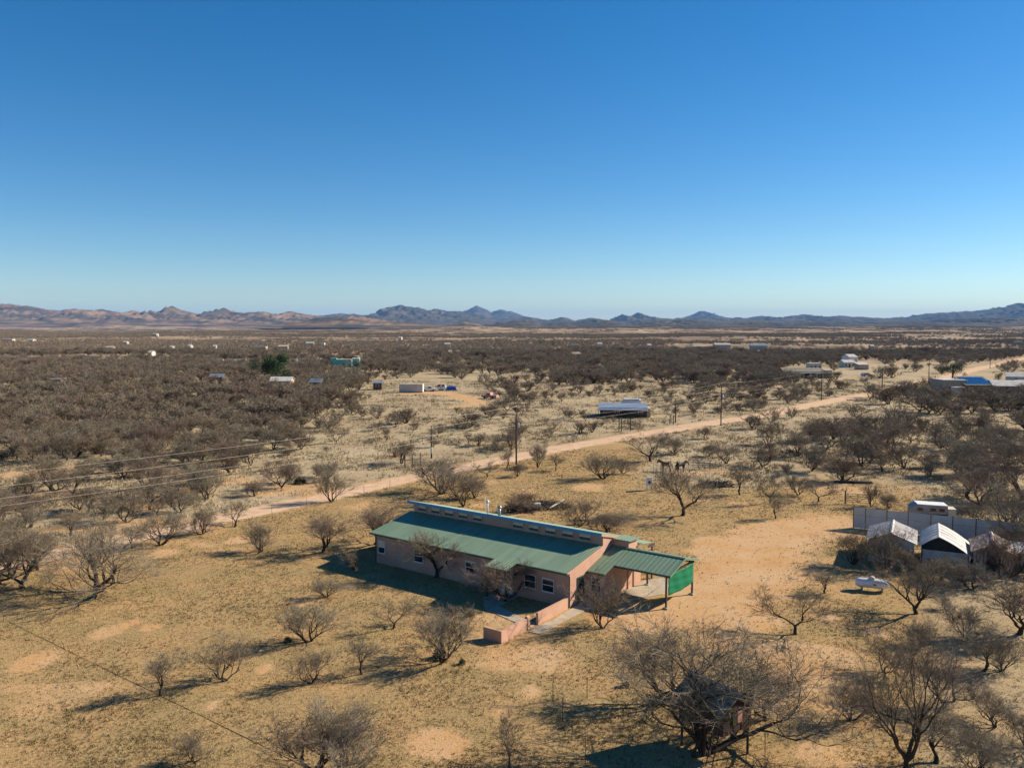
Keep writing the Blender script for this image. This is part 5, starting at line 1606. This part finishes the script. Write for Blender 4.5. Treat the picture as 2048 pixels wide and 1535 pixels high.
evergreen('dark evergreen in the woods right of the teal house', 964, 706, 694, 12, 10, 600)

# ------------------------------------------------------------------ neighbours' houses, trailers, cars
def simple_house(label, cx_, by, wpx, hm, depth, rz, wallm, roofm, kind='gable', wins=3, cat='house', name='house', over=0.35, rise=None):
    g = G(cx_, by); s = mpp(g.y)
    W = wpx * s; D = depth
    t = thing(name, label, cat, (g.x, g.y, tz(g.x, g.y) + 0.0), rz)
    rise = rise if rise is not None else min(1.3, D * 0.16)
    if kind == 'gable':
        part('wall', MB().extrude_x([(0, -0.4), (D, -0.4), (D, hm), (D / 2, hm + rise), (0, hm)], -W / 2, W / 2), wallm, t)
        k = rise / (D / 2)
        rf = MB().extrude_x([(-over, hm - k * over + 0.03), (D / 2, hm + rise + 0.03), (D + over, hm - k * over + 0.03), (D + over, hm - k * over + 0.15), (D / 2, hm + rise + 0.15), (-over, hm - k * over + 0.15)], -W / 2 - over, W / 2 + over)
    elif kind == 'shed':
        part('wall', MB().extrude_x([(0, -0.4), (D, -0.4), (D, hm + rise), (0, hm)], -W / 2, W / 2), wallm, t)
        k = rise / D
        rf = MB().extrude_x([(-over, hm - k * over + 0.03), (D + over, hm + rise + k * over + 0.03), (D + over, hm + rise + k * over + 0.14), (-over, hm - k * over + 0.14)], -W / 2 - over, W / 2 + over)
    else:
        part('wall', MB().box(-W / 2, W / 2, 0, D, -0.4, hm), wallm, t)
        rf = MB().box(-W / 2 - 0.06, W / 2 + 0.06, -0.06, D + 0.06, hm + 0.003, hm + 0.18)
    part('roof', rf, roofm, t)
    for i in range(wins):
        x = -W / 2 + W * (i + 0.5) / wins
        if wins > 1 and i == wins // 2:
            part('door', MB().box(x - 0.45, x + 0.45, -0.05, -0.004, 0, 2.0), brown_wall, t)
        else:
            w = part('window', MB().box(x - 0.5, x + 0.5, -0.04, -0.004, 0.95, 1.95), glass_dark, t)
            part('frame', MB().box(x - 0.58, x - 0.5, -0.06, -0.003, 0.9, 2.0).box(x + 0.5, x + 0.58, -0.06, -0.003, 0.9, 2.0).box(x - 0.5, x + 0.5, -0.06, -0.003, 1.95, 2.03), white_paint, w)
    return t, W

def trailer(label, cx_, by, wpx, rz, name='travel_trailer', stripe=None, hm=2.5):
    g = G(cx_, by); s = mpp(g.y)
    L = max(wpx * s, 3.0)
    t = thing(name, label, 'trailer', (g.x, g.y, tz(g.x, g.y)), rz)
    part('body', MB().extrude_y([(-L / 2, 0.9), (-L / 2 + 0.2, 0.5), (L / 2, 0.5), (L / 2, hm + 0.1), (-L / 2 + 0.6, hm + 0.3), (-L / 2, hm - 0.4)], -1.2, 1.2), white_paint, t)
    part('roof', MB().box(-L / 2 + 0.5, L / 2, -1.22, 1.22, hm + 0.31, hm + 0.38), white_roof, t)
    for x in (-L * 0.25, L * 0.2):
        part('window', MB().box(x - 0.5, x + 0.5, -1.22, -1.202, 1.4, 2.1), glass_dark, t)
    part('door', MB().box(-0.35, 0.3, -1.225, -1.203, 0.6, 2.2), cream, t)
    for x in (-0.5, 0.4):
        for y in (-1.0, 1.0):
            wh_ = MB().lathe([(0.1, -0.1), (0.36, -0.1), (0.36, 0.1), (0.1, 0.1)], 10)
            wh_.v = [(a + x, c + y, b + 0.36) for a, b, c in wh_.v]
            part('wheel', wh_, rubber, t)
    if stripe:
        part('stripe', MB().box(-L / 2 + 0.2, L / 2, -1.215, -1.2005, 0.85, 1.1), stripe, t)
    return t

def car(label, cx_, by, rz, paint, kind='suv', cat='car', name='parked_car'):
    g = G(cx_, by)
    t = thing(name, label, cat, (g.x, g.y, tz(g.x, g.y)), rz)
    if kind == 'pickup':
        body = [(-2.6, 0.45), (2.5, 0.45), (2.6, 0.8), (2.5, 1.05), (1.2, 1.12), (-2.6, 1.12)]
        cab = [(-0.6, 1.12), (1.2, 1.12), (0.7, 1.78), (-0.45, 1.80)]
    else:
        body = [(-2.2, 0.4), (2.2, 0.4), (2.3, 0.75), (2.1, 0.98), (1.1, 1.05), (-2.2, 1.05), (-2.3, 0.7)]
        cab = [(-2.05, 1.05), (1.15, 1.05), (0.5, 1.62), (-1.7, 1.64)]
    part('body', MB().extrude_y(body, -0.9, 0.9), paint, t)
    part('cab', MB().extrude_y(cab, -0.78, 0.78), paint, t)
    z0 = 1.14 if kind == 'pickup' else 1.09
    for s in (-1, 1):
        cxs = [p[0] for p in cab]
        part('window', MB().box(min(cxs) + 0.35, max(cxs) - 0.55, s * 0.792 - 0.008, s * 0.792 + 0.008, z0, cab[2][1] - 0.12), glass_dark, t)
    part('windscreen', MB().add([(cab[1][0] - 0.02, -0.7, cab[1][1] + 0.06), (cab[1][0] - 0.02, 0.7, cab[1][1] + 0.06), (cab[2][0] + 0.06, 0.7, cab[2][1] - 0.06), (cab[2][0] + 0.06, -0.7, cab[2][1] - 0.06)], [(0, 1, 2, 3)]), glass_dark, t)
    for x in (-1.4, 1.45):
        for y in (-0.85, 0.85):
            wh_ = MB().lathe([(0.16, -0.11), (0.34, -0.11), (0.34, 0.11), (0.16, 0.11)], 12)
            wh_.v = [(a + x, c + y, b + 0.34) for a, b, c in wh_.v]
            w = part('tyre', wh_, rubber, t)
    for y in (-0.65, 0.65):
        part('headlight', MB().box(2.5 if kind == 'pickup' else 2.2, 2.62 if kind == 'pickup' else 2.27, y - 0.15, y + 0.15, 0.72, 0.86), white_roof, t)
    return t

# neighbour house with porch, white camper behind it
nh, W = simple_house('brown neighbour house with a pale metal porch roof beyond the road', 1246, 834, 92, 2.3, 8.0, -0.12, brown_wall, galv, 'shed', 4, rise=0.25)
pg = part('porch_roof', MB().ribbed(-W / 2 - 0.6, W / 2 + 0.3, -2.0, 1.95, -0.4, 2.32), galv, nh)
for i in range(4):
    x = -W / 2 - 0.3 + i * (W + 0.3) / 3
    part('porch_post', MB().box(x - 0.06, x + 0.06, -1.9, -1.78, -0.2, 1.93), wood_pole, nh)
part('end_wall', MB().box(W / 2 + 0.004, W / 2 + 1.0, -0.3, 6, -0.2, 2.2), tan_wall, nh)
trailer('white camper with dark windows behind the brown neighbour house', 1262, 822, 38, -0.10, stripe=None, hm=2.9)
# cream container and its yard
ct = thing('shipping_container', 'long cream shipping container in the clearing at centre', 'container', G(823, 784), -0.05)
s = mpp(G(823, 784).y); CL = 47 * s
cbm = MB()
k = 40
for i in range(k):
    x0, x1 = -CL / 2 + CL * i / k, -CL / 2 + CL * (i + 1) / k
    e = 0.05 if i % 2 else 0.0
    cbm.box(x0, x1, -1.2 + e, 1.2 - e, 0.15, 2.75)
part('body', cbm, cream, ct)
part('roof', MB().box(-CL / 2 - 0.02, CL / 2 + 0.02, -1.23, 1.23, 2.753, 2.83), white_roof, ct)
part('base_rail', MB().box(-CL / 2, CL / 2, -1.22, 1.22, -0.05, 0.147), steel_rail, ct)
part('door', MB().box(CL / 2 + 0.004, CL / 2 + 0.05, -1.1, 1.1, 0.2, 2.7), white_paint, ct)
simple_house('small dark shed with a pale roof left of the cream container', 755, 780, 17, 2.4, 2.6, 0.0, brown_wall, galv, 'shed', 1, 'shed', 'small_shed', rise=0.3)
mast = G(748, 772)
tag(link('mast', MB().tube([(0, 0, 0), (0, 0, 5.5)], [0.06, 0.03], 6).mesh('mast', steel_rail), None, mast), 'thin mast rising left of the cream container', 'mast')
car('white pickup truck parked right of the cream container', 858, 782, 0.1, car_white, 'pickup', 'truck', 'pickup_truck')
trailer('low white trailer in the clearing right of the pickup', 883, 780, 12, 0.0, 'cargo_trailer', hm=1.4)
tp = thing('tarp_heap', 'blue tarp covered heap at the right end of the clearing', 'heap', G(902, 780))
part('tarp', MB().add([(-2, -1, 0), (2, -1, 0), (2.1, 1, 0), (-2, 1.1, 0), (-1.5, -0.6, 1.0), (1.6, -0.5, 1.2), (1.5, 0.6, 1.1), (-1.4, 0.6, 1.3), (0, 0, 1.55)], [(0, 1, 5, 4), (1, 2, 6, 5), (2, 3, 7, 6), (3, 0, 4, 7), (4, 5, 8), (5, 6, 8), (6, 7, 8), (7, 4, 8)]), blue_tarp, tp)
part('weight', MB().tube([(-1.2, -0.9, 0.5), (1.2, -0.8, 0.6)], 0.08, 6), wood_old, tp)
car('old faded pink pickup standing in the straw field', 980, 796, 2.7, pink_paint, 'pickup', 'truck', 'pickup_truck')
# teal house
th2, W = simple_house('bright teal flat-roofed house in the woods at left', 682, 735, 42, 3.9, 9, 0.08, teal_plaster, tan_wall, 'flat', 4)
part('parapet', MB().box(-W / 2 - 0.1, -W / 2 + 3.2, -0.1, 3, 4.09, 4.8), teal_plaster, th2)
simple_house('teal and cream annex at the right end of the teal house', 711, 734, 14, 4.3, 7, 0.08, teal_plaster, cream, 'flat', 1)
simple_house('terracotta house corner behind the teal house', 711, 727, 9, 4.0, 6, 0.0, terracotta, tan_wall, 'flat', 1)
for k, (x, y, w) in enumerate([(438, 728, 18), (461, 728, 20), (483, 728, 18), (503, 728, 17)]):
    trailer('white trailer parked in a row left of the big evergreen, %s from the left' % ORD[k], x, y, w, 0.05)
trailer('white motorhome just right of the big evergreen', 585, 728, 20, 0.15, 'motorhome', red_paint)
trailer('white motorhome second right of the big evergreen', 609, 727, 18, 0.05, 'motorhome', red_paint)
car('white car parked left of the teal house', 647, 729, 0.0, car_white)
yl = simple_house('low building with a long yellow roof edge in the left thicket', 200, 825, 66, 2.3, 5, 0.0, tan_wall, yellow_roof, 'flat', 0, 'building', 'low_building')
simple_house('white flat roof showing in the left thicket above the yellow one', 109, 778, 26, 3.2, 6, 0.0, tan_wall, white_roof, 'flat', 2)
simple_house('grey metal roof in the thicket below the row of trailers', 432, 772, 24, 3.0, 6, 0.1, brown_wall, galv, 'gable', 2)
simple_house('low pale roofed house below the big evergreen', 560, 781, 40, 3.0, 7, 0.05, tan_wall, white_roof, 'gable', 3)
simple_house('grey roofed house right of the one below the big evergreen', 630, 783, 22, 3.0, 6, -0.05, brown_wall, galv, 'gable', 2)
# right side
lh, W = simple_house('long dark house with a white porch edge in the straw at right', 1606, 758, 76, 2.7, 9, -0.04, brown_wall, tin_grey, 'gable', 5)
part('porch_edge', MB().box(-W / 2 + 2, W / 2, -2.4, -2.2, 2.2, 2.55), white_paint, lh)
part('porch_roof', MB().box(-W / 2 + 2, W / 2, -2.195, -0.4, 2.42, 2.5), tin_grey, lh)
for i in range(6):
    x = -W / 2 + 2.2 + i * (W - 2.5) / 5
    part('porch_post', MB().box(x - 0.07, x + 0.07, -2.35, -2.22, -0.2, 2.197), white_paint, lh)
simple_house('pale pink square shed at the right end of the long dark house', 1657, 758, 13, 3.2, 5, 0.0, M('pale_pink_plaster', (0.6, 0.42, 0.34)), white_roof, 'flat', 1, 'shed', 'small_shed')
simple_house('cream mobile home behind the long dark house', 1631, 742, 24, 3.0, 5, 0.0, cream, white_roof, 'flat', 3)
car('white car parked left of the long dark house', 1580, 759, 0.2, car_white)
car('silver-blue car parked alone in the straw at right', 1733, 754, 0.1, car_blue)
simple_house('white two-storey house among the far trees at right', 1706, 732, 16, 4.6, 8, 0.1, white_paint, white_roof, 'gable', 2)
simple_house('low cream house before the white two-storey one', 1699, 737, 22, 2.7, 7, 0.0, cream, white_roof, 'gable', 3)
simple_house('low pale shed right of the low cream house', 1727, 741, 20, 2.4, 5, 0.0, tan_wall, white_roof, 'shed', 0, 'shed', 'small_shed')
wt = thing('water_tank', 'white round water tank at the wood edge', 'tank', G(1411, 749))
part('tank', MB().lathe([(1.5, -0.1), (1.5, 1.9), (1.4, 2.0), (0.3, 2.4), (0.05, 2.42)], 16), white_paint, wt, True)
part('hatch', MB().lathe([(0.3, 2.40), (0.3, 2.55), (0.05, 2.58)], 10), galv, wt)
# solar-roofed building at the right edge
sb, W = simple_house('tan flat-roofed block left of the solar panels at the right', 1910, 784, 46, 4.0, 9, -0.03, tan_wall, white_roof, 'flat', 2, 'building', 'building')
s2, W = simple_house('dark house with a sloping blue solar roof at the right edge', 1960, 785, 56, 2.6, 8, -0.03, brown_wall, tin_grey, 'shed', 3, rise=2.2)
k = 2.2 / 8.0
for i in range(6):
    for j in range(3):
        x0 = -W / 2 + 0.4 + i * (W - 0.8) / 6
        y0 = 0.4 + j * 2.3
        x1, y1 = x0 + (W - 0.8) / 6 - 0.12, y0 + 2.15
        zz = lambda y: 2.6 + k * y + 0.16
        m = MB().add([(x0, y0, zz(y0)), (x1, y0, zz(y0)), (x1, y1, zz(y1)), (x0, y1, zz(y1)), (x0, y0, zz(y0) + 0.06), (x1, y0, zz(y0) + 0.06), (x1, y1, zz(y1) + 0.06), (x0, y1, zz(y1) + 0.06)],
                     [(0, 3, 2, 1), (4, 5, 6, 7), (0, 1, 5, 4), (1, 2, 6, 5), (2, 3, 7, 6), (3, 0, 4, 7)])
        part('solar_panel', m, solar_blue, s2)
simple_house('pale gabled roof house at the far right, beside the solar roof', 2013, 786, 46, 2.4, 9, -0.25, brown_wall, white_roof, 'gable', 2, rise=1.5)
simple_house('pale gabled outbuilding cut by the right edge', 2052, 784, 22, 2.4, 8, -0.2, brown_wall, white_roof, 'gable', 1)
simple_house('cream roof behind the pale gabled house at far right', 2032, 766, 34, 2.6, 8, -0.5, cream, white_roof, 'gable', 1)
bx_ = simple_house('white boxy tank house in front of the tan block', 1919, 788, 20, 2.2, 2.4, -0.03, galv, white_roof, 'flat', 0, 'shed', 'tank_house')

# distant white roofs on the plain
for label, x, y, w, hm, wm, rm in [
    ('long white building, leftmost on the far left plain', 14, 683, 24, 3.4, cream, far_white), ('white building second from the left on the far plain', 60, 684, 14, 3.2, cream, far_white),
    ('white trailer house at the left edge of the woods', 34, 730, 12, 3.0, far_white, far_white), ('white house with tan ends in the left woods', 161, 722, 16, 3.6, cream, far_white),
    ('small tan house high in the left woods', 217, 701, 14, 3.4, tan_wall, far_white), ('small white house left of three on the left plain', 342, 701, 6, 3.6, far_white, far_white),
    ('small tall white house in the middle of three on the left plain', 378, 701, 5, 5.0, far_white, far_white), ('small white house right of three on the left plain', 429, 700, 6, 4.0, far_white, far_white),
    ('long grey-roofed house above the row of trailers', 518, 699, 30, 3.4, tan_wall, galv), ('white house right of the long grey-roofed one', 566, 700, 22, 4.0, far_white, tan_wall),
    ('far white house left of a pair above the teal house', 620, 691, 18, 3.6, cream, far_white), ('far white house right of a pair above the teal house', 643, 691, 12, 3.6, cream, far_white),
    ('tiny white house on the left hills', 309, 675, 10, 5.0, far_white, far_white), ('tiny white house near the mountain foot at left', 378, 664, 8, 7.0, far_white, far_white),
    ('red brick house in the central woods', 1153, 719, 18, 4.2, terracotta, tan_wall), ('long pale roof on the central plain', 1150, 695, 18, 3.4, tan_wall, far_white),
    ('small white house first of three in the woods left of centre', 899, 712, 5, 3.4, far_white, far_white), ('small white house second of three in the woods left of centre', 914, 712, 5, 3.4, far_white, far_white), ('small white house third of three in the woods left of centre', 931, 712, 5, 3.4, far_white, far_white),
    ('white house on the pale field at centre right', 1299, 698, 8, 4.2, far_white, far_white), ('white building at the left of the school-like group', 1380, 699, 14, 4.0, cream, far_white),
    ('grey building second in the school-like group', 1403, 699, 30, 3.4, tan_wall, galv), ('long white building in the middle of the school-like group', 1446, 698, 36, 5.0, far_white, far_white),
    ('long low white building at the right of the school-like group', 1518, 699, 38, 4.6, far_white, galv), ('long white roof in the woods at right', 1905, 712, 34, 3.2, tan_wall, far_white),
    ('far white house high on the right plain', 1895, 685, 10, 5.0, far_white, far_white), ('pale green roofed house at the right edge of the plain', 2040, 688, 12, 4.0, cream, far_white),
    ('small pale house in the woods right of the school-like group', 1590, 702, 8, 3.6, cream, far_white), ('pale house in the woods above the parked car', 1646, 703, 14, 3.4, tan_wall, far_white),
    ('small pale house on the far plain above the big white roof', 1745, 699, 7, 4.0, far_white, far_white), ('pale long house on the plain right of centre', 1200, 694, 10, 3.8, cream, far_white),
    ('white low house on the far left field edge', 250, 690, 8, 4.0, far_white, far_white), ('pale house in the left woods below the three small ones', 300, 713, 8, 3.4, cream, far_white),
    ('pale roofed house on the plain left of the middle evergreen', 895, 694, 12, 3.6, cream, far_white), ('tiny pale house at the foot of the brown hills', 800, 679, 7, 5.0, cream, far_white)]:
    simple_house(label, x, y, w * 0.85, hm * 0.8, max(7, min(12, w * 0.3)), random.uniform(-.2, .2), wm, rm, 'gable' if random.random() < .6 else 'flat', 0)

# ------------------------------------------------------------------ the air
haze_m = bpy.data.materials.new('haze_air')
n, l = nodes_of(haze_m)
for q in list(n):
    if q.type != 'OUTPUT_MATERIAL':
        n.remove(q)
pv = n.new('ShaderNodeVolumePrincipled')
pv.inputs['Color'].default_value = (0.27, 0.54, 1.0, 1)
pv.inputs['Density'].default_value = 2.6e-5
pv.inputs['Anisotropy'].default_value = 0.0
l.new(pv.outputs[0], [q for q in n if q.type == 'OUTPUT_MATERIAL'][0].inputs['Volume'])
hz = part('haze', MB().box(-38000, 38000, -3000, 34000, -60, 500), haze_m)
hz['kind'] = 'stuff'
hz['label'] = 'thin blue haze over the plain and mountains'
